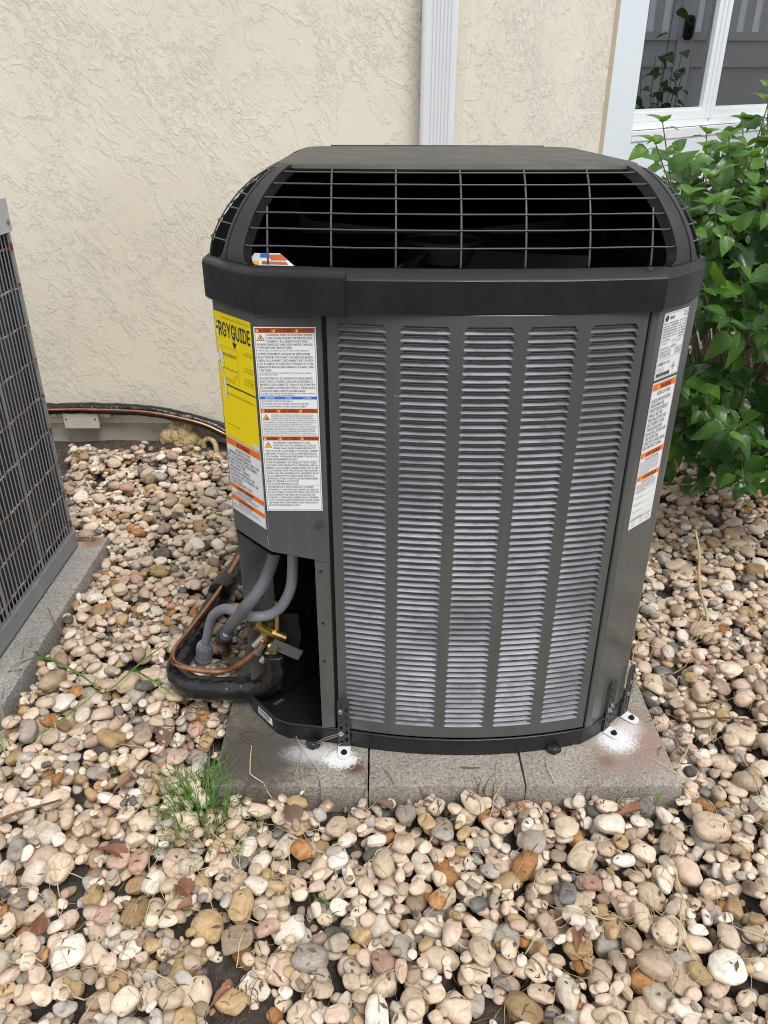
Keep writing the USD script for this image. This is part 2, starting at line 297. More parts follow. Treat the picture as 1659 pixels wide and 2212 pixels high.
# concrete with aggregate specks plus stains at real places: (centre, radius, stretch x, colour, strength)
def concrete(name, base, stains=(), speck=1.0):
    nodes = {
        'g': ('geometry', {}), 'n1': ('noise_texture', {'scale': 5.0, 'detail': 6.0, 'roughness': 0.65}),
        'r1': ('rgb_ramp', {'ramp': [(0.3, tuple(np.array(base) * 0.72)), (0.7, tuple(np.array(base) * 1.2))]}),
        'v': ('voronoi_texture', {'scale': 150.0, 'randomness': 1.0}),
        'rv': ('rgb_ramp', {'ramp': [(0.16, (1, 1, 1)), (0.34, (0, 0, 0))]}),
        'vs': ('separate_color', {}), 'gt': ('math', {'math_type': 'greater_than', 'value2': 0.58}), 'mm': ('math', {'math_type': 'multiply'}),
        'mx': ('mix_color', {'b': (0.50, 0.475, 0.42)}),
        'n2': ('noise_texture', {'scale': 120.0, 'detail': 5.0, 'roughness': 0.7}),
        'r2': ('rgb_ramp', {'ramp': [(0.32, (0.40, 0.40, 0.40)), (0.5, (0.95, 0.95, 0.95)), (0.7, (1.3, 1.3, 1.3))]}),
        'mul': ('mix_color', {'blend_type': 'multiply', 'fac': 1.0}),
        'b': ('bump', {'strength': 0.6, 'distance': 0.004}),
        'p': ('principled_bsdf', {'roughness': 0.85}),
    }
    links = [('g.position', 'n1.vector'), ('n1.fac', 'r1.fac'), ('g.position', 'v.vector'), ('v.distance', 'rv.fac'), ('v.color', 'vs.color'), ('vs.r', 'gt.value1'),
             ('rv.color', 'mm.value1'), ('gt.value', 'mm.value2'), ('mm.value', 'mx.fac'), ('g.position', 'n2.vector'), ('n2.fac', 'r2.fac'), ('r1.color', 'mul.a'), ('r2.color', 'mul.b'),
             ('mul.result', 'mx.a'), ('n2.fac', 'b.height'), ('b.normal', 'p.normal')]
    last = 'mx.result'
    for i, (c, rad, sx, sy, col, amt, edge, nscale) in enumerate(stains):
        s = f's{i}'
        nodes[s + 'o'] = ('vector_math', {'math_type': 'subtract', 'vector2': c})
        nodes[s + 'k'] = ('vector_math', {'math_type': 'multiply', 'vector2': (sx, sy, 0.5)})
        nodes[s + 'l'] = ('vector_math', {'math_type': 'length'})
        nodes[s + 'n'] = ('noise_texture', {'scale': nscale, 'detail': 6.0, 'roughness': 0.75})
        nodes[s + 'j'] = ('math', {'math_type': 'multiply_add', 'value2': rad * (2.4 if nscale > 100 else 1.2), 'value3': -rad * (1.2 if nscale > 100 else 0.6)})
        nodes[s + 'a'] = ('math', {'math_type': 'add'})
        nodes[s + 'r'] = ('map_range', {'range_type': 'smoothstep', 'from_min': rad * (1 - edge), 'from_max': rad * (1 + edge), 'to_min': amt, 'to_max': 0.0, 'clamp': True})
        nodes[s + 'm'] = ('mix_color', {'b': col})
        links += [('g.position', s + 'o.vector1'), (s + 'o.vector', s + 'k.vector1'), (s + 'k.vector', s + 'l.vector1'), ('g.position', s + 'n.vector'), (s + 'n.fac', s + 'j.value1'),
                  (s + 'l.value', s + 'a.value1'), (s + 'j.value', s + 'a.value2'), (s + 'a.value', s + 'r.value'), (s + 'r.result', s + 'm.fac'), (last, s + 'm.a')]
        last = s + 'm.result'
    links.append((last, 'p.base_color'))
    return M(name, nodes, links)
WHITE, RUST, DAMP, PINK = (0.74, 0.75, 0.76), (0.10, 0.035, 0.018), (0.060, 0.052, 0.042), (0.30, 0.20, 0.16)
m_pad = concrete('pad_concrete', (0.300, 0.270, 0.235), [
    ((-0.55, -0.05, 0), 0.125, 0.85, 1.0, DAMP, 0.92, 0.5, 26),
    ((-0.60, 0.22, 0), 0.16, 1.0, 0.6, DAMP, 0.7, 0.5, 20),
    ((0.50, 0.010, 0), 0.095, 1, 1, PINK, 0.85, 0.8, 30),
    ((0.386, -0.072, 0), 0.020, 1, 1.1, RUST, 0.85, 0.8, 60),
    ((0.39, -0.08, 0), 0.045, 1, 1.1, PINK, 0.6, 0.9, 40),
    ((-0.287, -0.092, 0), 0.022, 0.8, 1, RUST, 0.9, 0.7, 70),
    ((-0.395, -0.045, 0), 0.046, 0.70, 1.6, WHITE, 0.55, 0.7, 160),
    ((-0.325, -0.066, 0), 0.037, 0.85, 1.25, WHITE, 0.93, 0.35, 110),
    ((0.435, 0.010, 0), 0.047, 0.95, 1.0, WHITE, 0.92, 0.45, 120),
    ((0.48, 0.055, 0), 0.032, 1, 1, WHITE, 0.6, 0.8, 140)])
m_oldpad = concrete('old_pad_concrete', (0.30, 0.29, 0.27), [((-1.37, 1.09, 0), 0.035, 1, 1, (0.28, 0.10, 0.03), 0.8, 0.7, 60)])

# soil
m_soil = M('dark_soil', {
    'g': ('geometry', {}), 'n': ('noise_texture', {'scale': 30.0, 'detail': 10.0, 'roughness': 0.80}), 'r': ('rgb_ramp', {'ramp': [(0.3, (0.024, 0.020, 0.017)), (0.50, (0.075, 0.063, 0.052)), (0.64, (0.15, 0.125, 0.10)), (0.8, (0.26, 0.22, 0.18))]}),
    'b': ('bump', {'strength': 0.9, 'distance': 0.02}), 'p': ('principled_bsdf', {'roughness': 0.95})},
    [('g.position', 'n.vector'), ('n.fac', 'r.fac'), ('r.color', 'p.base_color'), ('n.fac', 'b.height'), ('b.normal', 'p.normal')])

# pebbles
def pebble(name, c0, c1, stain, speck=0.25):
    c0, c1 = np.array(c0), np.array(c1)
    return M('pebble_' + name, {
        'g': ('geometry', {}), 'oi': ('object_info', {}),
        'off': ('vector_math', {'math_type': 'scale', 'vector1': (13.0, 7.0, 5.0)}), 'add': ('vector_math', {'math_type': 'add'}),
        'n1': ('noise_texture', {'scale': 38.0, 'detail': 6.0, 'roughness': 0.65, 'distortion': 0.7}),
        'r1': ('rgb_ramp', {'ramp': [(0.25, tuple(stain)), (0.42, tuple(c0)), (0.62, tuple(c1)), (0.8, tuple(np.minimum(c1 * 1.12, 0.85)))]}),
        'n2': ('noise_texture', {'scale': 95.0, 'detail': 7.0, 'roughness': 0.75}),
        'r2': ('rgb_ramp', {'ramp': [(0.28, (1 - speck * 1.6,) * 3), (0.40, (0.92, 0.91, 0.89)), (0.55, (1, 1, 1)), (0.7, (1.06, 1.06, 1.06))]}),
        'mul': ('mix_color', {'blend_type': 'multiply', 'fac': 1.0}),
        'rr': ('rgb_ramp', {'ramp': [(0.0, (0.48, 0.45, 0.42)), (0.2, (0.78, 0.74, 0.69)), (0.5, (0.97, 0.94, 0.90)), (0.8, (1.04, 1.02, 1.0)), (1.0, (1.14, 1.14, 1.14))]}),
        'mul2': ('mix_color', {'blend_type': 'multiply', 'fac': 1.0}),
        'b': ('bump', {'strength': 0.45, 'distance': 0.003}),
        'p': ('principled_bsdf', {'roughness': 0.62, 'specular_ior_level': 0.4})},
        [('oi.random', 'off.scale'), ('g.position', 'add.vector1'), ('off.vector', 'add.vector2'), ('add.vector', 'n1.vector'), ('add.vector', 'n2.vector'), ('n1.fac', 'r1.fac'), ('n2.fac', 'r2.fac'),
         ('r1.color', 'mul.a'), ('r2.color', 'mul.b'), ('oi.random', 'rr.fac'), ('mul.result', 'mul2.a'), ('rr.color', 'mul2.b'), ('mul2.result', 'p.base_color'),
         ('n1.fac', 'b.height'), ('b.normal', 'p.normal')])
PEB = [  # material, weight
    (pebble('cream', (0.585, 0.475, 0.365), (0.70, 0.60, 0.485), (0.34, 0.23, 0.145)), 0.31),
    (pebble('white', (0.63, 0.565, 0.485), (0.74, 0.69, 0.62), (0.42, 0.33, 0.24)), 0.20),
    (pebble('pinkish', (0.55, 0.42, 0.33), (0.64, 0.52, 0.425), (0.38, 0.24, 0.165)), 0.15),
    (pebble('beige', (0.43, 0.345, 0.245), (0.54, 0.455, 0.345), (0.25, 0.17, 0.10)), 0.11),
    (pebble('grey', (0.34, 0.31, 0.275), (0.48, 0.45, 0.41), (0.17, 0.145, 0.12), 0.35), 0.09),
    (pebble('tan', (0.40, 0.28, 0.145), (0.52, 0.38, 0.22), (0.26, 0.14, 0.06)), 0.08),
    (pebble('orange', (0.36, 0.175, 0.06), (0.50, 0.27, 0.11), (0.22, 0.09, 0.03)), 0.03),
    (pebble('rose', (0.44, 0.27, 0.21), (0.52, 0.37, 0.31), (0.32, 0.17, 0.12)), 0.015),
    (pebble('dark', (0.11, 0.105, 0.10), (0.20, 0.19, 0.18), (0.05, 0.048, 0.045)), 0.025)]

def leafmat(name, base, back, vein, trans, rough=0.32):
    return M(name, {
        'uv': ('attribute', {'attribute': 'st'}), 'sx': ('separate_xyz', {}),
        'ab': ('math', {'math_type': 'subtract', 'value2': 0.5}), 'abs': ('math', {'math_type': 'absolute'}),
        'k': ('math', {'math_type': 'multiply', 'value2': -0.9}), 'dv': ('math', {'math_type': 'add'}), 'fr': ('math', {'math_type': 'multiply', 'value2': 44.0}),
        'sn': ('math', {'math_type': 'sine'}), 'rv': ('rgb_ramp', {'ramp': [(0.90, (0, 0, 0)), (0.99, (0.55, 0.55, 0.55))]}),
        'rm': ('rgb_ramp', {'ramp': [(0.0, (0.8, 0.8, 0.8)), (0.022, (0, 0, 0))]}), 'mxv': ('math', {'math_type': 'maximum'}),
        'g': ('geometry', {}), 'n': ('noise_texture', {'scale': 14.0, 'detail': 4.0}),
        'rb': ('rgb_ramp', {'ramp': [(0.3, tuple(np.array(base) * 0.72)), (0.7, tuple(np.array(base) * 1.3))]}),
        'mv': ('mix_color', {'b': vein}), 'mb': ('mix_color', {'b': back}),
        'bp': ('bump', {'strength': 0.35, 'distance': 0.002, 'invert': True}),
        'p': ('principled_bsdf', {'roughness': rough, 'specular_ior_level': 0.45}), 'tr': ('translucent_bsdf', {'color': trans}), 'mx': ('mix_closure', {'fac': 0.26})},
        [('uv.vector', 'sx.vector'), ('sx.x', 'ab.value1'), ('ab.value', 'abs.value1'), ('abs.value', 'k.value1'), ('sx.y', 'dv.value1'), ('k.value', 'dv.value2'), ('dv.value', 'fr.value1'), ('fr.value', 'sn.value1'),
         ('sn.value', 'rv.fac'), ('abs.value', 'rm.fac'), ('rv.color', 'mxv.value1'), ('rm.color', 'mxv.value2'), ('g.position', 'n.vector'), ('n.fac', 'rb.fac'), ('rb.color', 'mv.a'), ('mxv.value', 'mv.fac'),
         ('mv.result', 'mb.a'), ('g.backfacing', 'mb.fac'), ('mb.result', 'p.base_color'), ('mxv.value', 'bp.height'), ('bp.normal', 'p.normal'),
         ('p.BSDF', 'mx.closure1'), ('tr.BSDF', 'mx.closure2')], surface='mx.closure')
m_leaf = [leafmat('leaf_dark', (0.022, 0.068, 0.013), (0.05, 0.105, 0.038), (0.045, 0.105, 0.03), (0.04, 0.14, 0.010), 0.26),
          leafmat('leaf_mid', (0.042, 0.112, 0.016), (0.07, 0.14, 0.045), (0.07, 0.15, 0.04), (0.08, 0.23, 0.015), 0.27),
          leafmat('leaf_bright', (0.070, 0.175, 0.018), (0.11, 0.21, 0.05), (0.12, 0.23, 0.045), (0.17, 0.36, 0.02), 0.3)]
m_bark = plain('twig_bark', (0.17, 0.125, 0.085), 0.8, var=0.3, varscale=30, bumpscale=120, bump=0.4)
m_greenstem = plain('green_stem', (0.09, 0.14, 0.04), 0.5)
m_straw = plain('dry_straw', (0.44, 0.345, 0.195), 0.75, var=0.4, varscale=12)
m_debris = plain('brown_debris', (0.12, 0.075, 0.045), 0.85, var=0.5, varscale=30)
m_grass = M('green_grass', {'g': ('geometry', {}), 'n': ('noise_texture', {'scale': 30.0}), 'r': ('rgb_ramp', {'ramp': [(0.3, (0.045, 0.13, 0.018)), (0.7, (0.14, 0.27, 0.045))]}),
                            'p': ('principled_bsdf', {'roughness': 0.45}), 'tr': ('translucent_bsdf', {'color': (0.16, 0.34, 0.04)}), 'mx': ('mix_closure', {'fac': 0.3})},
             [('g.position', 'n.vector'), ('n.fac', 'r.fac'), ('r.color', 'p.base_color'), ('p.BSDF', 'mx.closure1'), ('tr.BSDF', 'mx.closure2')], surface='mx.closure')
m_dleaf = plain('dead_leaf', (0.20, 0.085, 0.045), 0.6, var=0.35, varscale=25, bumpscale=60, bump=0.3)
m_dleaf2 = plain('dead_leaf_grey', (0.17, 0.11, 0.08), 0.75, var=0.35, varscale=25, bumpscale=60, bump=0.3)
m_foam = M('expanding_foam', {'g': ('geometry', {}), 'n': ('noise_texture', {'scale': 60.0, 'detail': 6.0, 'distortion': 1.0}),
                              'r': ('rgb_ramp', {'ramp': [(0.32, (0.26, 0.17, 0.06)), (0.5, (0.56, 0.43, 0.21)), (0.7, (0.66, 0.55, 0.33))]}),
                              'b': ('bump', {'strength': 0.8, 'distance': 0.01}), 'p': ('principled_bsdf', {'roughness': 0.6})},
             [('g.position', 'n.vector'), ('n.fac', 'r.fac'), ('r.color', 'p.base_color'), ('n.fac', 'b.height'), ('b.normal', 'p.normal')])
# rusty wire and slats of the old unit
def rusty(name, paint, amount, scale):
    return M(name, {'g': ('geometry', {}), 'n': ('noise_texture', {'scale': scale, 'detail': 6.0, 'roughness': 0.7}),
                    'r': ('rgb_ramp', {'ramp': [(amount - 0.12, (0.105, 0.036, 0.016)), (amount - 0.02, (0.16, 0.058, 0.024)), (amount, (0.07, 0.035, 0.022)), (amount + 0.03, paint)]}),
                    'p': ('principled_bsdf', {'roughness': 0.6})}, [('g.position', 'n.vector'), ('n.fac', 'r.fac'), ('r.color', 'p.base_color')])
m_rustwire = rusty('rusty_wire', (0.24, 0.23, 0.22), 0.52, 30.0)
m_slat = rusty('grey_slat', (0.22, 0.235, 0.26), 0.31, 8.0)
m_fin = M('coil_fins', {'g': ('geometry', {}), 's': ('separate_xyz', {}), 'm': ('math', {'math_type': 'multiply', 'value2': 560.0}), 'sn': ('math', {'math_type': 'sine'}),
                        'r': ('rgb_ramp', {'ramp': [(0.0, (0.008, 0.009, 0.011)), (0.9, (0.035, 0.037, 0.043))]}), 'p': ('principled_bsdf', {'roughness': 0.5})},
          [('g.position', 's.vector'), ('s.z', 'm.value1'), ('m.value', 'sn.value1'), ('sn.value', 'r.fac'), ('r.color', 'p.base_color')])

# ------------------------------------------------------------------ ground height
PADS = [(-0.655, 0.5628, -0.158, 1.06), (-2.25, -1.318, 0.14, 1.145)]
def soil_z(x, y):
    x, y = np.asarray(x, float), np.asarray(y, float)
    p = np.stack([x, y, 0 * x], -1)
    z = -0.092 + 0.02 * (meshkit.fbm(p * 2.2, 3, 3) - 0.5) + 0.012 * (meshkit.fbm(p * 14, 3, 5) - 0.5)
    rise = np.clip((y - 1.55) / 0.5, 0, 1) * np.clip((0.3 - x) / 0.5, 0, 1)
    z = z + 0.105 * rise ** 1.5 * (0.85 + 0.3 * meshkit.noise(p * 5, 9))
    for cx, cy, r, h in BARE:
        z = z + h * np.exp(-((x - cx) ** 2 + (y - cy) ** 2) / r ** 2)
    return z
BARE = [(-0.47, -0.72, 0.105, 0.035), (0.02, -0.70, 0.085, 0.035), (-0.93, -0.46, 0.05, 0.02), (-0.55, -0.60, 0.05, 0.02)]
ground = Node('/World/ground', (0, 0, 0))
_g = UsdGeom.Xform.Define(stage, '/World/ground'); tag(_g.GetPrim(), kind='structure')
gx = np.arange(-2.6, 3.4, 0.02); gy = np.arange(-1.8, 4.6, 0.02)
GX, GY = np.meshgrid(gx, gy, indexing='ij')
GZ = soil_z(GX, GY)
idx = np.arange(GX.size).reshape(GX.shape)
quad = np.stack([idx[:-1, :-1], idx[1:, :-1], idx[1:, 1:], idx[:-1, 1:]], -1).reshape(-1, 4)
V = np.stack([GX, GY, GZ], -1).reshape(-1, 3)
# skirt out to the horizon
ring = [(-250, -250), (250, -250), (250, 250), (-250, 250)]
inner = [(gx[0], gy[0], idx[0, 0]), (gx[-1], gy[0], idx[-1, 0]), (gx[-1], gy[-1], idx[-1, -1]), (gx[0], gy[-1], idx[0, -1])]
edges = [idx[:, 0], idx[-1, :], idx[::-1, -1], idx[0, ::-1]]
base = len(V)
V = np.vstack([V, [(a, b, -0.09) for a, b in ring]])
F = [quad[:, [0, 1, 2]], quad[:, [0, 2, 3]]]
for k, e in enumerate(edges):
    a, b = base + k, base + (k + 1) % 4
    F.append(np.stack([np.full(len(e) - 1, a), e[1:], e[:-1]], 1)); F.append(np.array([[a, b, e[-1]]]))
part(ground, 'soil', (V, np.vstack(F)), m_soil, smooth=True)

# ------------------------------------------------------------------ house
WY = 2.1
CORNER = np.array([0.128, WY])
d45 = np.array([math.cos(math.pi / 4), math.sin(math.pi / 4)]); n45 = np.array([math.sin(math.pi / 4), -math.cos(math.pi / 4)])
def w2(s, z, off=0.0, tilt=True):
    xy = CORNER + d45 * s + n45 * off
    return (xy[0], xy[1], z + (0.017 * (s - 1.45) if tilt else 0))
def w2box(s0, s1, z0, z1, o0, o1, tilt=True):
    c = [w2(s, z, o, tilt) for s in (s0, s1) for z in (z0, z1) for o in (o0, o1)]
    return trimesh.convex.convex_hull(np.array(c))
house = thing('house', 'cream stucco house wall with white framed window behind the condensers', 'house', (0.0, WY, -0.1))
wall_poly = bx(-6.0, CORNER[0], WY, WY + 0.2, 0.0, 3.4)
Vw = np.array([(-6, WY, -0.3), (CORNER[0], WY, -0.3), (CORNER[0], WY, 3.4), (-6, WY, 3.4)])
def slab(pts_front, thick, nrm):
    a = np.array(pts_front); b = a - np.array(nrm) * thick
    n = len(a); V = np.vstack([a, b])
    F = [(0, 1, 2), (0, 2, 3), (n, n + 2, n + 1), (n, n + 3, n + 2)]
    for i in range(4):
        j = (i + 1) % 4; F += [(i, n + i, n + j), (i, n + j, j)]
    return V, F
part(house, 'wall', slab([(-6, WY, 0.115), (CORNER[0], WY, 0.115), (CORNER[0], WY, 3.4), (-6, WY, 3.4)], 0.2, (0, -1, 0)), m_stucco)
part(house, 'foundation', slab([(-6, WY + 0.012, -0.4), (CORNER[0] - 0.012, WY + 0.012, -0.4), (CORNER[0] - 0.012, WY + 0.012, 0.115), (-6, WY + 0.012, 0.115)], 0.18, (0, -1, 0)), m_found)
# angled wall: left of the opening, under and right of it
S0, S1, Z0, Z1 = 1.405, 3.72, 1.375, 2.55     # clear opening in the raised band
def w2wall(s0, s1, z0, z1):
    c = [w2(s, z, o, False) for o in (0.0, -0.2) for s, z in ((s0, z0), (s1, z0), (s1, z1), (s0, z1))]
    V = np.array(c); n = 4
    F = [(0, 1, 2), (0, 2, 3), (4, 6, 5), (4, 7, 6)]
    for i in range(4):
        j = (i + 1) % 4; F += [(i, n + i, n + j), (i, n + j, j)]
    return V, F
part(house, 'angled_wall', join([w2wall(0.0, S0, -0.4, 3.4), w2wall(S0, S1, -0.4, Z0 - 0.001), w2wall(S1, 6.0, -0.4, 3.4), w2wall(S0, S1, Z1, 3.4)]), m_stucco2)
BW = 0.275
band = part(house, 'window_band', join([w2box(S0 - BW, S0, Z0 - BW, Z1 + BW, 0.0012, 0.024), w2box(S1, S1 + BW, Z0 - BW, Z1 + BW, 0.0012, 0.024),
                                 w2box(S0, S1, Z0 - BW, Z0, 0.0012, 0.0238), w2box(S0, S1, Z1, Z1 + BW, 0.0012, 0.0238)]), m_band)
part(house, 'band_edge', w2box(S0 - BW - 0.0022, S0 - BW - 0.0002, Z0 - BW, Z1 + BW, 0.0012, 0.0236), m_bandside)
win = part(house, 'window', join([  # outer frame
    w2box(S0 + 0.0, S0 + 0.045, Z0 + 0.02, Z1, -0.10, -0.035), w2box(S1 - 0.045, S1, Z0 + 0.02, Z1, -0.10, -0.035),
    w2box(S0 + 0.045, S1 - 0.045, Z1 - 0.045, Z1, -0.10, -0.035), w2box(S0 + 0.045, S1 - 0.045, Z0 + 0.05, Z0 + 0.088, -0.10, -0.030)]), m_vinyl)
part(win, 'sill', join([w2box(S0 + 0.001, S1 - 0.001, Z0 - 0.001, Z0 + 0.046, -0.12, 0.030)]), m_wpaint if False else m_vinyl)
GZ0 = 1.528
for k, (a, b, off) in enumerate(((S0 + 0.045, 2.39, -0.052), (2.50, S1 - 0.045, -0.072))):
    st = 0.05
    fr = part(win, 'sash', join([w2box(a, a + st, Z0 + 0.089, Z1 - 0.046, off - 0.03, off + 0.016), w2box(b - st, b, Z0 + 0.089, Z1 - 0.046, off - 0.03, off + 0.016),
                          w2box(a + st, b - st, Z0 + 0.089, GZ0 - 0.018, off - 0.03, off + 0.016), w2box(a + st, b - st, GZ0 - 0.018, GZ0, off - 0.026, off + 0.008),
                          w2box(a + st, b - st, Z1 - 0.096, Z1 - 0.046, off - 0.03, off + 0.016)]), m_vinyl)
    part(win, 'pane', w2box(a + st - 0.004, b - st + 0.004, GZ0 - 0.004, Z1 - 0.09, off - 0.012, off - 0.008), m_pane)
part(win, 'mullion', join([w2box(2.391, 2.499, Z0 + 0.089, Z1 - 0.046, -0.10, -0.028), w2box(2.425, 2.455, Z0 + 0.089, Z1 - 0.046, -0.028, -0.018)]), m_vinyl)
# dark room behind the panes
rm = [w2box(S0 - 0.5, S1 + 0.5, 0.4, 3.2, -2.42, -2.40, False), w2box(S0 - 0.5, S0 - 0.48, 0.4, 3.2, -2.4, -0.21, False), w2box(S1 + 0.48, S1 + 0.5, 0.4, 3.2, -2.4, -0.21, False),
      w2box(S0 - 0.48, S1 + 0.48, 0.38, 0.4, -2.4, -0.21, False), w2box(S0 - 0.48, S1 + 0.48, 3.2, 3.22, -2.4, -0.21, False)]
part(house, 'room', join(rm), m_room)

# downspout
ds = thing('downspout', 'white fluted aluminium downspout running down the wall corner', 'downspout', (0.015, WY - 0.01, 0.0))
x0, x1, yf, yb = -0.056, 0.086, WY - 0.095, WY - 0.012
prof = [(x0, yb), (x0, yf + 0.012), (x0 + 0.004, yf + 0.004), (x0 + 0.012, yf)]
xs = np.linspace(x0 + 0.030, x1 - 0.040, 6)
for a in xs:
    prof += [(a, yf), (a + 0.003, yf + 0.0055), (a + 0.0095, yf + 0.0055), (a + 0.0125, yf)]
prof += [(x1 - 0.012, yf), (x1 - 0.004, yf + 0.004), (x1, yf + 0.012), (x1, yb)]
part(ds, 'pipe', extrude(Polygon(prof), 3.35).apply_translation((0, 0, 0.02)), m_down)
for zz in (0.35, 2.9):
    part(ds, 'strap', bx(x0 - 0.003, x1 + 0.003, yf - 0.002, yb + 0.01, zz, zz + 0.03), m_down)

# junction box with conduit along the foundation
jb = thing('junction_box', 'cream painted electrical junction box on the foundation', 'junction box', (-1.72, WY, 0.11))
part(jb, 'box', bx(-1.797, -1.632, 2.046, WY + 0.01, 0.114, 0.205, 0.004), m_box)
part(jb, 'cover', bx(-1.801, -1.628, 2.036, 2.0455, 0.110, 0.209, 0.002), m_box)
for px, pz in ((-1.787, 0.160), (-1.643, 0.160)):
    part(jb, 'screw', tube([(px, 2.037, pz), (px, 2.0335, pz)], 0.005, 10), m_steel)
def cyl(a, b, r, seg=18): return tube([a, b], r, seg)
part(jb, 'conduit_hub', join([cyl((-1.632, 2.068, 0.18), (-1.565, 2.068, 0.18), 0.021), cyl((-1.60, 2.068, 0.18), (-1.57, 2.068, 0.18), 0.026)]), m_box, smooth=40)
part(jb, 'conduit_hub', join([cyl((-1.797, 2.068, 0.18), (-1.87, 2.068, 0.18), 0.021), cyl((-1.835, 2.068, 0.18), (-1.86, 2.068, 0.18), 0.026)]), m_box, smooth=40)
part(jb, 'conduit', tube(catmull([(-1.565, 2.068, 0.18), (-1.4, 2.072, 0.182), (-1.15, 2.075, 0.155), (-0.9, 2.07, 0.07), (-0.75, 2.05, -0.02)], 8), 0.0115, 10), m_black, smooth=40)
part(jb, 'conduit', tube([(-1.87, 2.068, 0.18), (-2.6, 2.07, 0.18)], 0.014, 10), m_box, smooth=40)

# foam lump against the foundation
rs = np.random.default_rng(3)
fm = []
for (cx, cz, r) in ((-1.30, 0.045, 0.045), (-1.262, 0.10, 0.032), (-1.265, 0.05, 0.05), (-1.225, 0.06, 0.048), (-1.20, 0.095, 0.028), (-1.18, 0.03, 0.042), (-1.15, 0.01, 0.03), (-1.24, 0.01, 0.05), (-1.32, 0.02, 0.03), (-1.215, 0.02, 0.05)):
    s = trimesh.creation.icosphere(3, r); v = s.vertices
    v = v * (1 + 0.30 * (meshkit.fbm(v * 55 + cx * 40, 3, 2)[:, None] - 0.5))
    fm.append((v * (1, 0.75, 1) + (cx, WY - 0.015, cz + 0.005), s.faces))
one('expanding_foam', join(fm), m_foam, 'lumpy yellow spray foam blob stuck at the foot of the wall', 'foam', smooth=True)

# bent tan pipe stub next to the foam
st = thing('pipe_stub', 'dirty tan bent pipe stub poking out of the soil by the wall', 'pipe', (-1.05, 2.0, 0.0))
part(st, 'pipe', tube(catmull([(-1.12, 2.05, -0.01), (-1.115, 2.05, 0.035), (-1.085, 2.04, 0.055), (-1.055, 2.02, 0.035), (-1.045, 2.0, -0.03)], 6), 0.013, 10), m_foam, smooth=40)

# white privacy fence along the right side (seen mirrored in the panes)
fen = thing('privacy_fence', 'white vinyl privacy fence mirrored in the window panes', 'fence', (3.75, 3.5, -0.1))
FX = 3.75
for k, (a, b) in enumerate(((0.6, 2.35), (2.49, 4.25), (4.39, 6.2))):
    part(fen, 'board_panel', bx(FX, FX + 0.03, a, b, -0.05, 1.83), m_fence)
    part(fen, 'rail', bx(FX - 0.02, FX + 0.05, a, b, 1.832, 1.90), m_fence)
    part(fen, 'rail', bx(FX - 0.02, FX + 0.05, a, b, 2.02, 2.08), m_fence)
    part(fen, 'rail', bx(FX - 0.02, FX + 0.05, a, b, 2.50, 2.56), m_fence)
    part(fen, 'board', bx(FX, FX + 0.03, a, b, 1.902, 2.018), m_fence)
    for j, yy in enumerate(np.arange(a + 0.06, b - 0.04, 0.125)):
        part(fen, 'picket', bx(FX + 0.0, FX + 0.03, yy, yy + 0.07, 2.082, 2.498), m_fence)
for yy in (2.42, 4.32):
    part(fen, 'post', bx(FX - 0.03, FX + 0.09, yy - 0.065, yy + 0.065, -0.1, 2.62, 0.004), m_fence)
part(fen, 'gate_latch', join([bx(FX - 0.085, FX - 0.031, 4.28, 4.36, 2.02, 2.19, 0.02), bx(FX - 0.13, FX - 0.08, 4.30, 4.34, 2.09, 2.13, 0.012)]), m_black)

# ------------------------------------------------------------------ concrete pads
def rough_block(x0, x1, y0, y1, z0, z1, seed, res=0.028):
    nx, ny = max(int((x1 - x0) / res), 2), max(int((y1 - y0) / res), 2)
    b = trimesh.creation.box(bounds=[(x0, y0, z0), (x1, y1, z1)])
    xs, ys, zs = np.linspace(x0, x1, nx), np.linspace(y0, y1, ny), np.linspace(z0, z1, 5)
    def face(A, B, f, flip):
        a, c = np.meshgrid(A, B, indexing='ij'); v = f(a.ravel(), c.ravel()); n, m = len(A), len(B)
        i = np.arange(n * m).reshape(n, m); q = np.stack([i[:-1, :-1], i[1:, :-1], i[1:, 1:], i[:-1, 1:]], -1).reshape(-1, 4)
        return v, q[:, ::-1] if flip else q
    fs = [face(xs, ys, lambda a, c: np.stack([a, c, a * 0 + z1], 1), False), face(xs, zs, lambda a, c: np.stack([a, a * 0 + y0, c], 1), False), face(xs, zs, lambda a, c: np.stack([a, a * 0 + y1, c], 1), True),
          face(ys, zs, lambda a, c: np.stack([a * 0 + x0, a, c], 1), True), face(ys, zs, lambda a, c: np.stack([a * 0 + x1, a, c], 1), False)]
    V, F = join(fs)
    cen = np.array([(x0 + x1) / 2, (y0 + y1) / 2, z1 - 0.2])
    e = np.minimum.reduce([np.maximum(V[:, 0] - x0, 0) + np.maximum(z1 - V[:, 2], 0), np.maximum(x1 - V[:, 0], 0) + np.maximum(z1 - V[:, 2], 0), np.maximum(V[:, 1] - y0, 0) + np.maximum(z1 - V[:, 2], 0), np.maximum(y1 - V[:, 1], 0) + np.maximum(z1 - V[:, 2], 0)])
    near = np.exp(-e / 0.006)[:, None]
    nz = meshkit.fbm(V * 35, 3, seed)[:, None] - 0.45
    d = V - cen; d[:, 2] *= 0; d /= np.linalg.norm(d, axis=1, keepdims=True) + 1e-9
    V = V - near * (d * (0.002 + 0.008 * np.maximum(nz, 0)) + np.array([0, 0, 1]) * (0.0015 + 0.010 * np.maximum(nz, 0)))
    return V, F
pad = thing('concrete_pad', 'stained speckled concrete pad of butted slabs under the new condenser', 'concrete pad', (-0.046, 0.45, -0.1))
px = np.linspace(-0.655, 0.5628, 4)
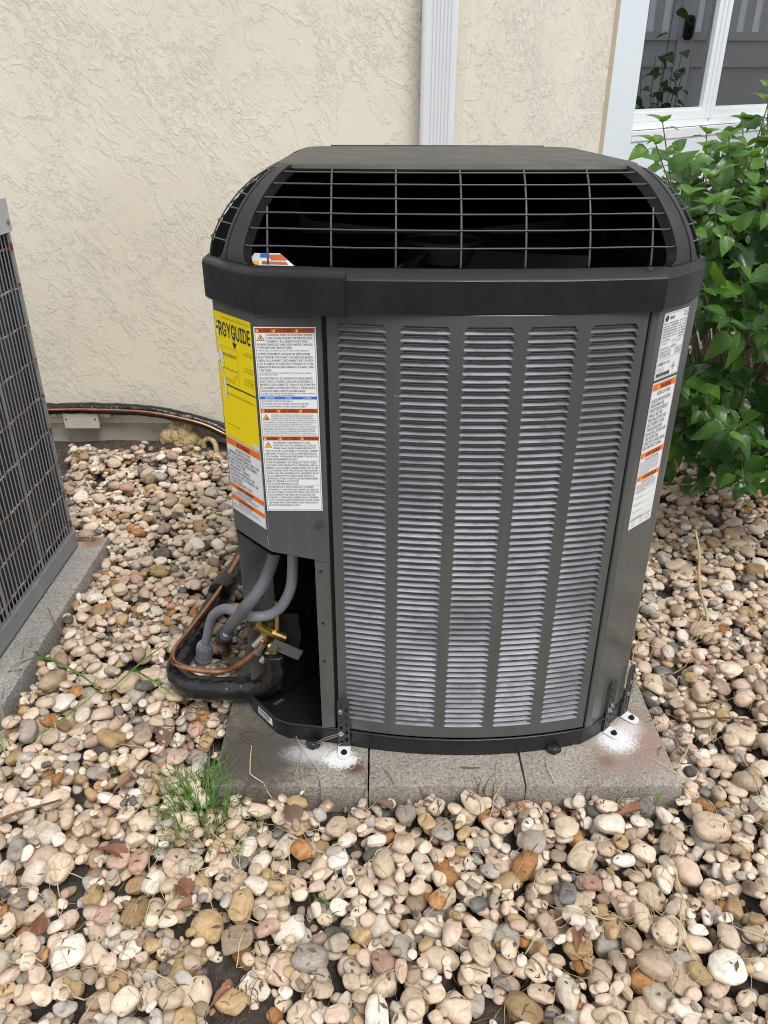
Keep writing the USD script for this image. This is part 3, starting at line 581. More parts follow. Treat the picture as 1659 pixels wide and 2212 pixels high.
for i in range(3):
    for j, (a, b) in enumerate(((-0.158, 0.45), (0.4535, 1.06))):
        part(pad, 'slab', rough_block(px[i] + 0.0012, px[i + 1] - 0.0012, a, b, -0.12, 0.0 - 0.0006 * ((i + j) % 2), 3 + i + 5 * j), m_pad, smooth=30)
pad2 = thing('concrete_pad', 'plain grey concrete pad under the old rusty condenser', 'concrete pad', (-1.8, 0.6, -0.1))
part(pad2, 'slab', rough_block(-2.25, -1.318, 0.14, 1.145, -0.14, 0.0, 21), m_oldpad, smooth=30)

# ------------------------------------------------------------------ old condenser at the left edge
old = thing('old_condenser', 'old grey condenser with rusty wire guard at the left edge', 'air conditioner', (-1.86, 0.65, 0.0))
OX, OY0, OY1 = -1.424, 0.235, 1.085
def rrect(x0, x1, y0, y1, r): return sbox(x0 + r, y0 + r, x1 - r, y1 - r).buffer(r, quad_segs=6)
part(old, 'base_rail', extrude(rrect(-2.30, OX + 0.010, OY0 - 0.01, OY1 + 0.010, 0.05).difference(rrect(-2.28, OX - 0.012, OY0 + 0.01, OY1 - 0.012, 0.045)), 0.062).apply_translation((0, 0, 0.012)), m_alu, smooth=30)
part(old, 'coil', extrude(rrect(-2.27, OX - 0.022, OY0 + 0.02, OY1 - 0.022, 0.05), 1.18).apply_translation((0, 0, 0.03)), m_fin, smooth=30)
part(old, 'top_cap', extrude(rrect(-2.31, OX + 0.014, OY0 - 0.014, OY1 + 0.014, 0.06), 0.10).apply_translation((0, 0, 1.185)), m_oldcap, smooth=30)
part(old, 'top_cap', extrude(rrect(-2.29, OX - 0.01, OY0 + 0.01, OY1 - 0.010, 0.05), 0.015).apply_translation((0, 0, 1.286)), m_oldcap, smooth=30)
part(old, 'screw', tube([(OX + 0.014, 1.03, 1.215), (OX + 0.020, 1.03, 1.215)], 0.007, 8), m_steel)
# corner post (rear right, rounded)
cp = rrect(-2.30, OX + 0.004, OY0, OY1 + 0.004, 0.045).difference(rrect(-2.29, OX - 0.002, OY0 + 0.01, OY1 - 0.002, 0.04)).intersection(sbox(OX - 0.07, OY1 - 0.05, OX + 0.02, OY1 + 0.02))
part(old, 'corner_post', extrude(cp, 1.115).apply_translation((0, 0, 0.072)), m_alu, smooth=30)
for i, yy in enumerate(np.arange(OY0 + 0.01, OY1 - 0.05, 0.0245)):
    wide = i in (9, 21)
    w = 0.0070 if wide else 0.0023
    part(old, 'guard_slat', bx(OX + 0.002, OX + (0.0045 if wide else 0.0040), yy - w, yy + w, 0.073, 1.186), m_alu if wide else m_slat)
for i in range(9):
    zz = 0.115 + 0.128 * i
    n = 40
    yy = np.linspace(OY0, OY1 - 0.052, n)
    part(old, 'guard_wire', tube(np.stack([np.full(n, OX - 0.0005), yy, zz + 0.0015 * np.sin(yy * 260) + 0.004 * np.sin(yy * 3 + i)], 1), 0.0042, 6), m_rustwire, smooth=True)
    part(old, 'wire_clip', bx(OX - 0.001, OX + 0.010, OY1 - 0.054, OY1 - 0.045, zz - 0.012, zz + 0.012), m_rustwire)
part(old, 'hold_down', join([bx(-1.44, -1.365, 1.098, 1.125, 0.001, 0.006), tube([(-1.385, 1.11, 0.005), (-1.385, 1.11, 0.018)], 0.012, 6)]), m_rustwire)

# ------------------------------------------------------------------ new condenser
ac = thing('new_condenser', 'new dark grey louvred condenser with black domed grille top', 'air conditioner', (-0.06, 0.46, 0.0))
HX = 0.3285
def bow(x): return -0.044 * (1 - (np.clip(x, -0.34, 0.34) / 0.34) ** 2) - 0.003
def bown(x):
    s = 0.044 * 2 * x / 0.34 ** 2
    n = np.stack([s, -np.ones_like(s), np.zeros_like(s)], -1); return n / np.linalg.norm(n, axis=-1, keepdims=True)
COLS = [(-2 + k) * 0.1287 + 0.001 for k in range(5)]
NROW, PITCHZ, ZT = 63, 0.01684, 1.157
# louvred front panel
zpb, zpt = 0.060, 1.178
holes = []
for c in COLS:
    for r in range(NROW):
        t = ZT - r * PITCHZ
        holes.append(Polygon([(c - 0.0450, t - 0.0022), (c - 0.0430, t), (c + 0.0430, t), (c + 0.0450, t - 0.0022), (c + 0.0525, t - 0.0118), (c + 0.0490, t - 0.0154), (c - 0.0490, t - 0.0154), (c - 0.0525, t - 0.0118)]))
edges_x = [-HX]
for c in COLS: edges_x += [c - 0.0535, c - 0.0430, c - 0.0215, c, c + 0.0215, c + 0.0430, c + 0.0535]
edges_x += [HX]
cuts = unary_union(holes)
PV, PF, n0 = [], [], 0
for a, b in zip(edges_x[:-1], edges_x[1:]):
    g = sbox(a, zpb, b, zpt).difference(cuts)
    v, f = flat(g)
    PV.append(v); PF.append(f + n0); n0 += len(v)
PV, PF = np.vstack(PV), np.vstack(PF)
P3 = np.stack([PV[:, 0], bow(PV[:, 0]), PV[:, 1]], 1)
fn = np.cross(P3[PF[:, 1]] - P3[PF[:, 0]], P3[PF[:, 2]] - P3[PF[:, 0]])[:, 1]
PF[fn > 0] = PF[fn > 0][:, ::-1]
panel = part(ac, 'front_panel', (P3, PF), m_paint, smooth=False)
UsdGeom.Mesh(stage.GetPrimAtPath(panel.path)).CreateNormalsAttr(Vt.Vec3fArray.FromNumpy(bown(P3[:, 0]).astype(np.float32)))
UsdGeom.Mesh(stage.GetPrimAtPath(panel.path)).SetNormalsInterpolation('vertex')
# folded edges of the panel
ex = np.linspace(-HX, HX, 25)
part(panel, 'bottom_flange', join([((np.vstack([np.c_[ex, bow(ex), np.full(25, zpb)], np.c_[ex, bow(ex) + 0.012, np.full(25, zpb)]])), np.stack([np.arange(24), np.arange(1, 25), np.arange(26, 50), np.arange(25, 49)], 1))]), m_paint)
part(panel, 'top_roll', tube(np.c_[ex, bow(ex) + 0.003, np.full(25, zpt)], 0.0035, 8), m_paint, smooth=True)
for s in (-1, 1):
    part(panel, 'side_flange', bx(s * HX - 0.0008, s * HX + 0.0008, float(bow(HX)), float(bow(HX)) + 0.02, zpb, zpt), m_paint)
# louvres
rl = np.random.default_rng(11)
LU, LV = np.linspace(-1, 1, 15), np.array([-0.12, 0.0, 0.2, 0.4, 0.54, 0.62, 0.68, 0.73, 0.78, 0.83, 0.88, 0.94, 1.0])
def louvre(c, r):
    """slat stamped inward: deep at its slit on top, then an upward ledge that runs out to the panel"""
    t = ZT - r * PITCHZ
    u, v = np.meshgrid(LU, LV, indexing='ij')
    ph = rl.uniform(-0.2, 0.2); vc = rl.uniform(0.78, 0.90) if rl.uniform() < 0.72 else rl.uniform(0.66, 0.76); ve = rl.uniform(0.62, 0.70)
    v0 = vc - (vc - ve) * np.clip(np.abs(u - ph), 0, 1) ** 1.5
    vv = np.clip(v, 0, 1)
    q = np.clip((vv - v0) / (1.0 - v0), 0, 1); q = q * q * (2 - q) * 0.6 + q * 0.4
    d = 0.0100 * (1 - q) + 0.012 * np.clip(1 - vv / 0.34, 0, 1) ** 2 + 0.0003
    d *= 1 - 0.4 * np.clip(np.abs(u) - 0.86, 0, 1) / 0.14 * vv
    d += rl.normal(0, 0.00010, d.shape)
    x = c + u * (0.0475 + 0.0065 * np.clip(vv / 0.75, 0, 1)); z = t - v * 0.01595
    V = np.stack([x, bow(x) + d, z], -1).reshape(-1, 3)
    i = np.arange(V.shape[0]).reshape(len(LU), len(LV))
    return V, np.stack([i[:-1, :-1], i[:-1, 1:], i[1:, 1:], i[1:, :-1]], -1).reshape(-1, 4)
rest = []
for r in range(NROW):
    for c in COLS:
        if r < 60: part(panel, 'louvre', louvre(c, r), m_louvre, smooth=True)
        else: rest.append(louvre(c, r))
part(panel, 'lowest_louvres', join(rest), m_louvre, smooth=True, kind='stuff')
# dark coil behind
part(ac, 'coil', join([bx(-0.32, 0.32, 0.05, 0.06, 0.06, 1.18), bx(-0.34, -0.325, 0.012, 0.06, 0.06, 1.18), bx(0.325, 0.338, 0.012, 0.06, 0.06, 1.18)]), m_coil)
# right corner post and side walls
rc = part(ac, 'corner_post', sheet([(0.334, 0.018), (0.3345, -0.003), (0.3375, -0.0065), (0.352, 0.0), (0.462, 0.100), (0.468, 0.108), (0.470, 0.118), (0.470, 0.80)], 0.055, 1.185, 0.002), m_paint)
part(ac, 'back_panel', sheet([(0.4695, 0.8002), (0.42, 0.90), (-0.54, 0.90), (-0.5845, 0.8402)], 0.055, 1.185, 0.002), m_paint)
part(ac, 'side_panel', sheet([(-0.584, 0.84), (-0.584, 0.142)], 0.055, 1.185, 0.002), m_paint)
# left access panel over chamfer and flat front
acm = sheet([(-0.5865, 0.150), (-0.5865, 0.125), (-0.583, 0.115), (-0.484, 0.0005), (-0.476, -0.006), (-0.466, -0.0075), (-0.343, -0.0075), (-0.3395, -0.0045), (-0.339, 0.012)], 0.588, 1.184, 0.002)
av = np.array(acm.vertices); lo = av[:, 2] < 0.7; av[lo, 2] = np.interp(av[lo, 0], [-0.59, -0.50, -0.47, -0.34], [0.607, 0.613, 0.611, 0.582]); acm.vertices = av
acc = part(ac, 'access_panel', acm, m_paint, smooth=25)
part(acc, 'panel_lip', bx(-0.47, -0.36, -0.0095, -0.0077, 1.150, 1.166, 0.0008), m_paint)
def hexbolt(c, nrm, r=0.0065, h=0.006):
    c, nrm = np.array(c, float), np.array(nrm, float); nrm /= np.linalg.norm(nrm)
    return join([tube([c, c + nrm * 0.0015], r * 1.45, 14), tube([c + nrm * 0.0015, c + nrm * h], r, 6)])
part(acc, 'screw', hexbolt((-0.3600, -0.0077, 0.6870), (0, -1, 0)), m_bolt)
part(acc, 'underside', (np.array([(-0.585, 0.16, 0.60), (-0.583, 0.115, 0.60), (-0.478, -0.004, 0.60), (-0.345, -0.005, 0.60), (-0.345, 0.35, 0.60)]), np.array([(0, 1, 2), (0, 2, 3), (0, 3, 4)])), m_black)
# recess below the access panel
part(ac, 'post_flange', join([sheet([(-0.3765, 0.004), (-0.3755, -0.0055), (-0.3415, -0.0055), (-0.3395, -0.0035), (-0.339, 0.012)], 0.055, 0.5870, 0.002)]), m_paint)
for zz in (0.556, 0.403, 0.283):
    part(ac, 'rivet_hole', tube([(-0.362, -0.0057, zz), (-0.362, -0.0063, zz)], 0.004, 10), m_hole)
part(ac, 'recess_side', sheet([(-0.3735, 0.33), (-0.3735, 0.0045)][::-1], 0.03, 0.599, 0.0015), m_black)
rec = part(ac, 'recess_panel', sheet([(-0.5855, 0.139), (-0.505, 0.154)], 0.05, 0.599, 0.0015), m_paint)
part(ac, 'recess_back', sheet([(-0.5045, 0.155), (-0.374, 0.32)], 0.03, 0.599, 0.0015), m_cap)  # black material puts the recess shade into the rear panel colour
part(rec, 'rivet_hole', tube([(-0.545, 0.1442, 0.545), (-0.545, 0.1435, 0.545)], 0.0035, 8), m_hole)
# base pan
pan_out = Polygon([(-0.600, 0.86), (-0.600, 0.155), (-0.582, 0.118), (-0.505, 0.030), (-0.47, 0.012), (-0.36, -0.004)] + [(x, float(bow(x)) - 0.004) for x in np.linspace(-0.33, 0.33, 15)] + [(0.365, 0.012), (0.392, 0.030), (0.470, 0.105), (0.486, 0.14), (0.486, 0.86), (0.43, 0.925), (-0.545, 0.925)])
pan_in = pan_out.buffer(-0.006)
pan = part(ac, 'base_pan', join([extrude(pan_out.difference(pan_in), 0.052).apply_translation((0, 0, 0.002)), extrude(pan_in, 0.018).apply_translation((0, 0, 0.004))]), m_pan)
rg = np.array(pan_out.exterior.coords)
part(pan, 'rim', tube(np.c_[rg, np.full(len(rg), 0.0545)], 0.0036, 8), m_pan, smooth=True)
for (fx, fy) in ((-0.401, -0.018), (0.251, -0.036)):
    s = trimesh.creation.icosphere(3, 1.0); v = s.vertices * (0.020, 0.017, 0.013); v = v * (1 + 0.25 * (meshkit.noise(v * 120, 4)[:, None] - 0.5)) + (fx, fy, 0.010)
    ft = part(ac, 'rubber_foot', (v, s.faces), m_pan, smooth=True)
    if fx < 0: part(ft, 'wire', tube(catmull([(fx + 0.012, fy - 0.01, 0.018), (fx + 0.035, fy - 0.006, 0.030), (fx + 0.072, fy + 0.001, 0.040), (fx + 0.071, fy + 0.001, 0.044), (fx + 0.035, fy - 0.004, 0.036), (fx + 0.01, fy - 0.008, 0.022)], 5), 0.0013, 6), m_steel, smooth=True)
# hold-down brackets
def bracket(base_xy, tang, nrm, h, w=0.032):
    """vertical slotted strip standing at base_xy, facing nrm, foot tab on the pad"""
    tang, nrm = np.array([*tang, 0.0]), np.array([*nrm, 0.0])
    O = np.array([*base_xy, 0.0])
    outer = sbox(-w / 2, 0, w / 2, h - w / 2).union(Point(0, h - w / 2).buffer(w / 2, quad_segs=8))
    sl = [sbox(sx * w * 0.22 - 0.0025, z, sx * w * 0.22 + 0.0025, z + 0.013).buffer(0.001) for sx, off in ((-1, 0.0), (1, 0.011)) for z in np.arange(0.012 + off, h - 0.025, 0.026)]
    m = extrude(outer.difference(unary_union(sl)), 0.0025)
    v = np.asarray(m.vertices); v3 = O + v[:, :1] * tang + v[:, 1:2] * np.array([0, 0, 1.0]) + v[:, 2:3] * nrm
    return v3, m.faces
def foot_tab(base_xy, tang, nrm, L=0.048, w=0.034):
    tang, nrm = np.array([*tang, 0.0]), np.array([*nrm, 0.0]); O = np.array([*base_xy, 0.0])
    g = sbox(-w / 2, 0, w / 2, L - w / 2).union(Point(0, L - w / 2).buffer(w / 2, quad_segs=8))
    m = extrude(g, 0.003); v = np.asarray(m.vertices)
    return O + v[:, :1] * tang + v[:, 1:2] * nrm + (v[:, 2:3] + 0.0025) * np.array([0, 0, 1.0]), m.faces
s45 = math.sqrt(0.5)
cdir = np.array([0.118, 0.107]); cdir /= np.linalg.norm(cdir); cn = np.array([cdir[1], -cdir[0]])
for (b, tg, nr, h, wpaint, zs, sxs) in (((-0.316, float(bow(-0.316)) - 0.0115), (1, 0), (0, -1), 0.175, True, (0.052, 0.128), (-0.4, -0.4)),
                                    ((0.4135, 0.0455), cdir, cn, 0.178, False, (0.078, 0.088), (-0.25, 0.28)), ((0.4795, 0.106), cdir, cn, 0.182, False, (0.080, 0.118), (0.0, 0.3))):
    br = part(ac, 'hold_down_bracket', bracket(b, tg, nr, h), m_bracket)
    part(br, 'foot_tab', foot_tab(b, tg, nr), m_wpaint)
    c = np.array([*b, 0.0]) + np.array([*nr, 0.0]) * 0.026
    part(br, 'anchor_bolt', join([tube([c + (0, 0, 0.0055), c + (0, 0, 0.0085)], 0.0085, 12), tube([c + (0, 0, 0.0085), c + (0, 0, 0.014)], 0.0055, 6)]), m_black)
    for zz, sx in zip(zs, sxs):
        part(br, 'screw', hexbolt(np.array([*b, zz]) + np.array([*tg, 0.0]) * sx * 0.02 + np.array([*nr, 0.0]) * 0.0026, (*nr, 0), 0.005, 0.0065), m_zinc)

# ---- domed cap
K0 = np.array([(-0.594, 0.80), (-0.594, 0.131), (-0.540, 0.057), (-0.475, -0.012), (-0.27, -0.043), (-0.06, -0.050), (0.15, -0.043), (0.352, -0.016), (0.421, 0.050), (0.475, 0.118), (0.475, 0.80), (0.42, 0.88), (0.352, 0.95), (-0.475, 0.95), (-0.54, 0.88)])
K1 = np.array([(-0.428, 0.76), (-0.428, 0.190), (-0.415, 0.150), (-0.385, 0.124), (-0.23, 0.110), (-0.06, 0.106), (0.11, 0.110), (0.262, 0.124), (0.300, 0.150), (0.314, 0.190), (0.314, 0.76), (0.30, 0.81), (0.262, 0.835), (-0.385, 0.835), (-0.415, 0.81)])
SEGN = [10, 5, 5, 5, 5, 5, 5, 5, 5, 10, 4, 4, 10, 4, 4]
def dense(K):
    out = []
    for i in range(len(K)):
        a, b = K[i], K[(i + 1) % len(K)]
        for t in np.linspace(0, 1, SEGN[i], endpoint=False): out.append(a + (b - a) * t)
    return np.array(out)
CUM = np.concatenate([[0], np.cumsum(SEGN)])
def offs(P, d):
    T = np.roll(P, -1, 0) - np.roll(P, 1, 0); N = np.stack([T[:, 1], -T[:, 0]], 1); N /= np.linalg.norm(N, axis=1, keepdims=True)
    c = P.mean(0); s = np.sign(((P - c) * N).sum(1).sum()); return P + N * d * s
B0, B1 = dense(K0), dense(K1)
_T = np.roll(B0, -1, 0) - np.roll(B0, 1, 0); _ny = -np.abs(_T[:, 0]) / np.linalg.norm(_T, axis=1)
INS = np.interp(-_ny, [0.0, 0.75, 0.97], [0.003, 0.010, 0.030])
B0i = np.stack([offs(B0, -d)[i] for i, d in enumerate(INS)])
ZC0, ZC1, PEXP = 1.266, 1.440, 1.5
def surf(idxf, h, off=0.0):
    """point of the dome: idxf = position along the outline (float index), h in 0..1"""
    n = len(B0); i = np.floor(idxf).astype(int); t = (idxf - i)[..., None]
    a = B0i[i % n] * (1 - t) + B0i[(i + 1) % n] * t; b = B1[i % n] * (1 - t) + B1[(i + 1) % n] * t
    g = 1 - (1 - np.clip(h, 0, 1) ** PEXP) ** (1 / PEXP)
    g = g[..., None]
    xy = a + (b - a) * g
    p = np.concatenate([xy, (ZC0 + (ZC1 - ZC0) * h)[..., None]], -1)
    if off:
        c = np.array([-0.06, 0.46, 1.05]); d = p - c; d /= np.linalg.norm(d, axis=-1, keepdims=True); p = p + d * off
    return p
def loft(rings, closed=True):
    n = len(rings[0]); V = np.vstack(rings); F = []
    k = np.arange(n if closed else n - 1); k1 = (k + 1) % n
    for i in range(len(rings) - 1):
        F.append(np.stack([i * n + k, i * n + k1, (i + 1) * n + k1, (i + 1) * n + k], 1))
    return V, np.vstack(F)
def ring(P, z): return np.c_[P, np.full(len(P), z)]
cap_band = part(ac, 'cap_band', loft([ring(offs(B0, -0.035), 1.180), ring(offs(B0, -0.003), 1.180), ring(B0, 1.184), ring(B0, 1.246), ring(offs(B0, -0.003), 1.2505), ring(B0 + (B0i - B0) * 0.9, 1.2650), ring(B0i, 1.2652), ring(offs(B0, -0.034), 1.258), ring(offs(B0, -0.037), 1.20)]), m_cap, smooth=28)
# raised corner cover on the left front of the band
i0, i1 = CUM[1] - 3, CUM[4]
seg = B0[i0:i1]
seg = np.vstack([seg, [(-0.286, -0.0415)]])
so = offs(seg, 0.0) ; Tn = np.gradient(seg, axis=0); Nn = np.stack([Tn[:, 1], -Tn[:, 0]], 1); Nn /= np.linalg.norm(Nn, axis=1, keepdims=True)
if Nn[len(Nn) // 2][1] > 0: Nn = -Nn
A = seg + Nn * 0.0075; A2 = seg + Nn * 0.0045; A3 = seg - Nn * 0.004
A[-1] += (-0.003, 0); 
cov = loft([ring(A3, 1.176), ring(A2, 1.176), ring(A, 1.180), ring(A, 1.2490), ring(seg + Nn * 0.0065, 1.2545), ring(A2, 1.2590), ring(A3, 1.2635)], closed=False)
e = len(A3); caps = [[0, e, 2 * e], [0, 2 * e, 3 * e], [0, 3 * e, 4 * e], [0, 4 * e, 5 * e], [0, 5 * e, 6 * e]]
capm = [[q + e - 1 for q in c][::-1] for c in caps]
Vc, Fc = tri(cov)
part(cap_band, 'corner_cover', (Vc, np.vstack([Fc, caps, capm])), m_cap, smooth=28)
# corner posts
def post(ia, ib, flare=1.2):
    H = np.concatenate([np.linspace(0, 0.9, 20), [0.95, 0.985, 1.0]])
    rows = []
    for h in H:
        fl = flare * (math.exp(-h / 0.045)) + 0.3 * min(h, 1) ** 2
        t = np.linspace(ia - fl, ib + fl, 15)
        rows.append((t, h))
    outer = np.array([surf(t, np.full(15, h), 0.004) for t, h in rows]); inn = np.array([surf(t, np.full(15, h), -0.018) for t, h in rows])
    n, m = outer.shape[:2]
    i = np.arange(n * m).reshape(n, m)
    q = np.stack([i[:-1, :-1], i[:-1, 1:], i[1:, 1:], i[1:, :-1]], -1).reshape(-1, 4)
    V = np.vstack([outer.reshape(-1, 3), inn.reshape(-1, 3)]); o = n * m
    F = [q, q[:, ::-1] + o]
    for col, fl in ((0, False), (m - 1, True)):
        a = i[:-1, col]; b = i[1:, col]; s = np.stack([a, b, b + o, a + o], 1); F.append(s[:, ::-1] if fl else s)
    return V, np.vstack(F)
def fi(k, off=0.0): return CUM[k] + off
part(ac, 'grille_post', post(14.35, 18.0), m_cap, smooth=35)
part(ac, 'grille_post', post(42.1, 46.45), m_cap, smooth=35)
part(ac, 'grille_post', post(fi(10, 1.0), fi(12, -0.5)), m_cap, smooth=35)
part(ac, 'grille_post', post(fi(13, 0.5), fi(15, -0.5)), m_cap, smooth=35)
# mould line on the two front posts
for k in (2, 8):
    h = np.linspace(0.0, 0.97, 24); part(ac, 'mould_line', tube(surf(np.full(24, fi(k)), h, 0.0042), 0.0016, 6), m_cap, smooth=True)
# top plate
tp = part(ac, 'top_plate', loft([ring(offs(B1, 0.004), 1.432), ring(offs(B1, 0.009), 1.436), ring(offs(B1, 0.006), 1.4425), ring(offs(B1, -0.004), 1.4455), ring(B1.mean(0) + (B1 - B1.mean(0)) * 0.6, 1.450), np.tile([[-0.06, 0.47, 1.4525]], (len(B1), 1))]), m_plate, smooth=30)
part(tp, 'underside', loft([ring(offs(B1, 0.004), 1.4315), np.tile([[-0.06, 0.47, 1.4315]], (len(B1), 1))]), m_black)
part(tp, 'rear_rib', tube(np.c_[np.linspace(-0.36, 0.24, 12), np.full(12, 0.825), np.full(12, 1.4440)], 0.005, 8), m_cap, smooth=True)
# grille bars
HB = [0.205, 0.385, 0.545, 0.695, 0.832, 0.945]
def bar(pts, r=0.0016): return tube(pts, r, 8)
fa, fb = 17.2, 42.8
for h in HB:
    t = np.linspace(fa, fb, 40); part(ac, 'grille_bar', bar(surf(t, np.full(40, h))), m_bar, smooth=True)
# front uprights at even x
def upright_front(x):
    h = np.linspace(0.0, 1.0, 26); P = []
    tt = np.linspace(17.0, 43.0, 6000)
    for hh in h:
        s = surf(tt, np.full(6000, hh)); j = np.argmin(np.abs(s[:, 0] - x)); P.append(s[j])
    P = np.array(P); ok = np.abs(P[:, 0] - x) < 0.008
    return P[ok]
for k in range(7):
    x = -0.061 + (k - 3) * 0.1275
    P = upright_front(x)
    if k in (0, 6): P = P[P[:, 2] < ZC0 + 0.62 * (ZC1 - ZC0)]
    part(ac, 'grille_bar', bar(P + (0, 0.003, 0), 0.0021), m_bar, smooth=True)
def side_bars(k0, k1, sgn, ta, tb):
    for h in HB:
        t = np.linspace(ta, tb, 30); part(ac, 'grille_bar', bar(surf(t, np.full(30, h))), m_bar, smooth=True)
    for yy in np.linspace(0.16, 0.72, 6):
        h = np.linspace(0, 1, 22); P = []
        tt = np.linspace(fi(k0), fi(k1), 3000)
        for hh in h:
            s = surf(tt, np.full(3000, hh)); P.append(s[np.argmin(np.abs(s[:, 1] - yy))])
        part(ac, 'grille_bar', bar(np.array(P) - (0.003 * sgn, 0, 0)), m_bar, smooth=True)
side_bars(0, 1, -1, 0.2, 14.8); side_bars(9, 10, 1, 46.0, 59.8)
for h in HB[::2]:
    t = np.linspace(fi(12), fi(13), 10); part(ac, 'grille_bar', bar(surf(t, np.full(10, h))), m_bar, smooth=True)
# dark inside: baffle round left, back and right, orifice, fan
tb = np.concatenate([np.linspace(47.6, 86.0, 60), np.linspace(86.0, 100.2, 24)[1:]])
br = [surf(tb % 86, np.full(len(tb), h), -0.007) for h in (0.0, 0.15, 0.3, 0.45, 0.6, 0.75, 0.9, 0.97)]
br = [br[0] - (0, 0, 0.15)] + br + [np.c_[br[-1][:, :2], np.full(len(tb), 1.4312)]]
part(ac, 'inner_baffle', loft(br, closed=False), m_void, smooth=True)
ca = np.linspace(0, 2 * np.pi, 48, endpoint=False)
def circ(r, z, c=(-0.06, 0.47)): return np.c_[c[0] + r * np.cos(ca), c[1] + r * np.sin(ca), np.full(48, z)]
part(ac, 'fan_orifice', loft([circ(0.52, 1.20), circ(0.40, 1.20), circ(0.385, 1.19), circ(0.38, 1.12)]), m_black, smooth=40)
part(ac, 'inner_floor', extrude(Polygon(offs(B0, -0.045)), 0.004).apply_translation((0, 0, 1.05)), m_black)
fan = part(ac, 'fan_motor', join([tube([(-0.06, 0.47, 1.20), (-0.06, 0.47, 1.245)], 0.09, 28), tube([(-0.06, 0.47, 1.13), (-0.06, 0.47, 1.20)], 0.05, 24)]), m_black, smooth=30)
part(fan, 'motor_rim', loft([circ(0.098, 1.243), circ(0.100, 1.250), circ(0.092, 1.252), circ(0.092, 1.245)]), m_bracket, smooth=40)
for k in range(4):
    a = k * math.pi / 2 + 0.5
    r, w = np.linspace(0.05, 0.37, 10), np.linspace(-0.5, 0.5, 6)
    rr, ww = np.meshgrid(r, w, indexing='ij'); th = a + ww * (0.9 + 0.6 * (0.37 - rr)) + 0.25 * (rr - 0.05) / 0.3
    v = np.stack([-0.06 + rr * np.cos(th), 0.47 + rr * np.sin(th), 1.15 + ww * 0.10], -1).reshape(-1, 3)
    i = np.arange(60).reshape(10, 6); q = np.stack([i[:-1, :-1], i[1:, :-1], i[1:, 1:], i[:-1, 1:]], -1).reshape(-1, 4)
    part(ac, 'fan_blade', (v + (0, 0, 0.03), q), m_bracket, smooth=True)
# notch screw at the right end of the ledge
part(cap_band, 'screw', tube([(0.318, 0.000, 1.259), (0.318, 0.000, 1.2655)], 0.006, 10), m_bolt)

# ---- labels: flat prints on planes. frame: origin top-left, e along, n outward
class Decal:
    def __init__(s, O, e, n, w, h, mat=m_white, lean=0.0, name='label', label=None):
        s.O, s.e, s.n, s.w, s.h = np.array(O, float), np.array(e, float), np.array(n, float), w, h
        s.d = np.array([0, 0, -1.0]); s.vs = 1.0
        v, f = s.quad(0, 0, w, h, 0.0006)
        s.node = part(ac, name, (v, f), mat, label=label)
        s.items = {}; s.sep = name == 'energy_label'
    def P(s, u, v, o): return s.O + np.outer(np.atleast_1d(u), s.e) + np.outer(np.atleast_1d(v), s.d) * s.vs + s.n * o
    def quad(s, u0, v0, u1, v1, o=0.0010):
        return s.P([u0, u1, u1, u0], [v0, v0, v1, v1], o), np.array([(0, 2, 1), (0, 3, 2)])
    def add(s, key, mat, mesh): s.items.setdefault(key, (mat, []))[1].append(mesh)
    def rect(s, u0, v0, u1, v1, key, mat, o=0.0010): s.add(key, mat, s.quad(u0, v0, u1, v1, o))
    def frame(s, u0, v0, u1, v1, t, key='ruling', mat=m_ink, o=0.0010):
        for q in ((u0, v0, u1, v0 + t), (u0, v1 - t, u1, v1), (u0, v0 + t, u0 + t, v1 - t), (u1 - t, v0 + t, u1, v1 - t)): s.rect(*q, key, mat, o)
    def text(s, string, u, v, h, width=None, align='l', key='lettering', mat=m_ink, bold=False, o=0.0014, clip=None):
        """v = top of the capitals"""
        V, F = glyphs(string, bold)
        W = V[:, 0].max()
        sx = h if width is None else width / W
        V2 = np.c_[V[:, 0] * sx, V[:, 1] * h]
        ww = W * sx
        u0 = u if align == 'l' else (u - ww / 2 if align == 'c' else u - ww)
        uu = u0 + V2[:, 0]
        if clip is not None:
            keep = (uu[F] > clip[0]).all(1) & (uu[F] < clip[1]).all(1); F = F[keep]
            if not len(F): return
        s.add(key, mat, (s.P(uu, v + h - V2[:, 1], o), F))
    def polys(s, poly, key, mat, o=0.0012):
        V, F = flat(poly); s.add(key, mat, (s.P(V[:, 0], V[:, 1], o), F))
    def done(s):
        for k, (mat, ms) in s.items.items():
            if (s.sep and k == 'lettering') or k in ('heading', 'sign', 'sign_edge', 'sign_mark', 'shred', 'flame_mark'):
                for q in ms: part(s.node, k, q, mat)
            else: part(s.node, k, join(ms), mat)
_gl = {}
def glyph(ch, bold):
    k = (ch, bold)
    if k not in _gl:
        m = meshkit.text_mesh(ch, 1.0, depth=1.0, bold=bold)
        v, f = np.asarray(m.vertices), np.asarray(m.faces)
        f = f[(v[f][:, :, 2] > 0.5).all(1)]
        u, inv = np.unique(f, return_inverse=True)
        v2 = v[u][:, :2].copy(); v2[:, 0] -= v2[:, 0].min()
        _gl[k] = (v2, inv.reshape(-1, 3), v2[:, 0].max())
    return _gl[k]
def glyphs(string, bold=False):
    x, vs, fs, n = 0.0, [], [], 0
    for ch in string:
        if ch == ' ': x += 0.34; continue
        v, f, w = glyph(ch, bold)
        vs.append(v + (x, 0)); fs.append(f + n); n += len(v); x += w + 0.15
    return np.vstack(vs), np.vstack(fs)

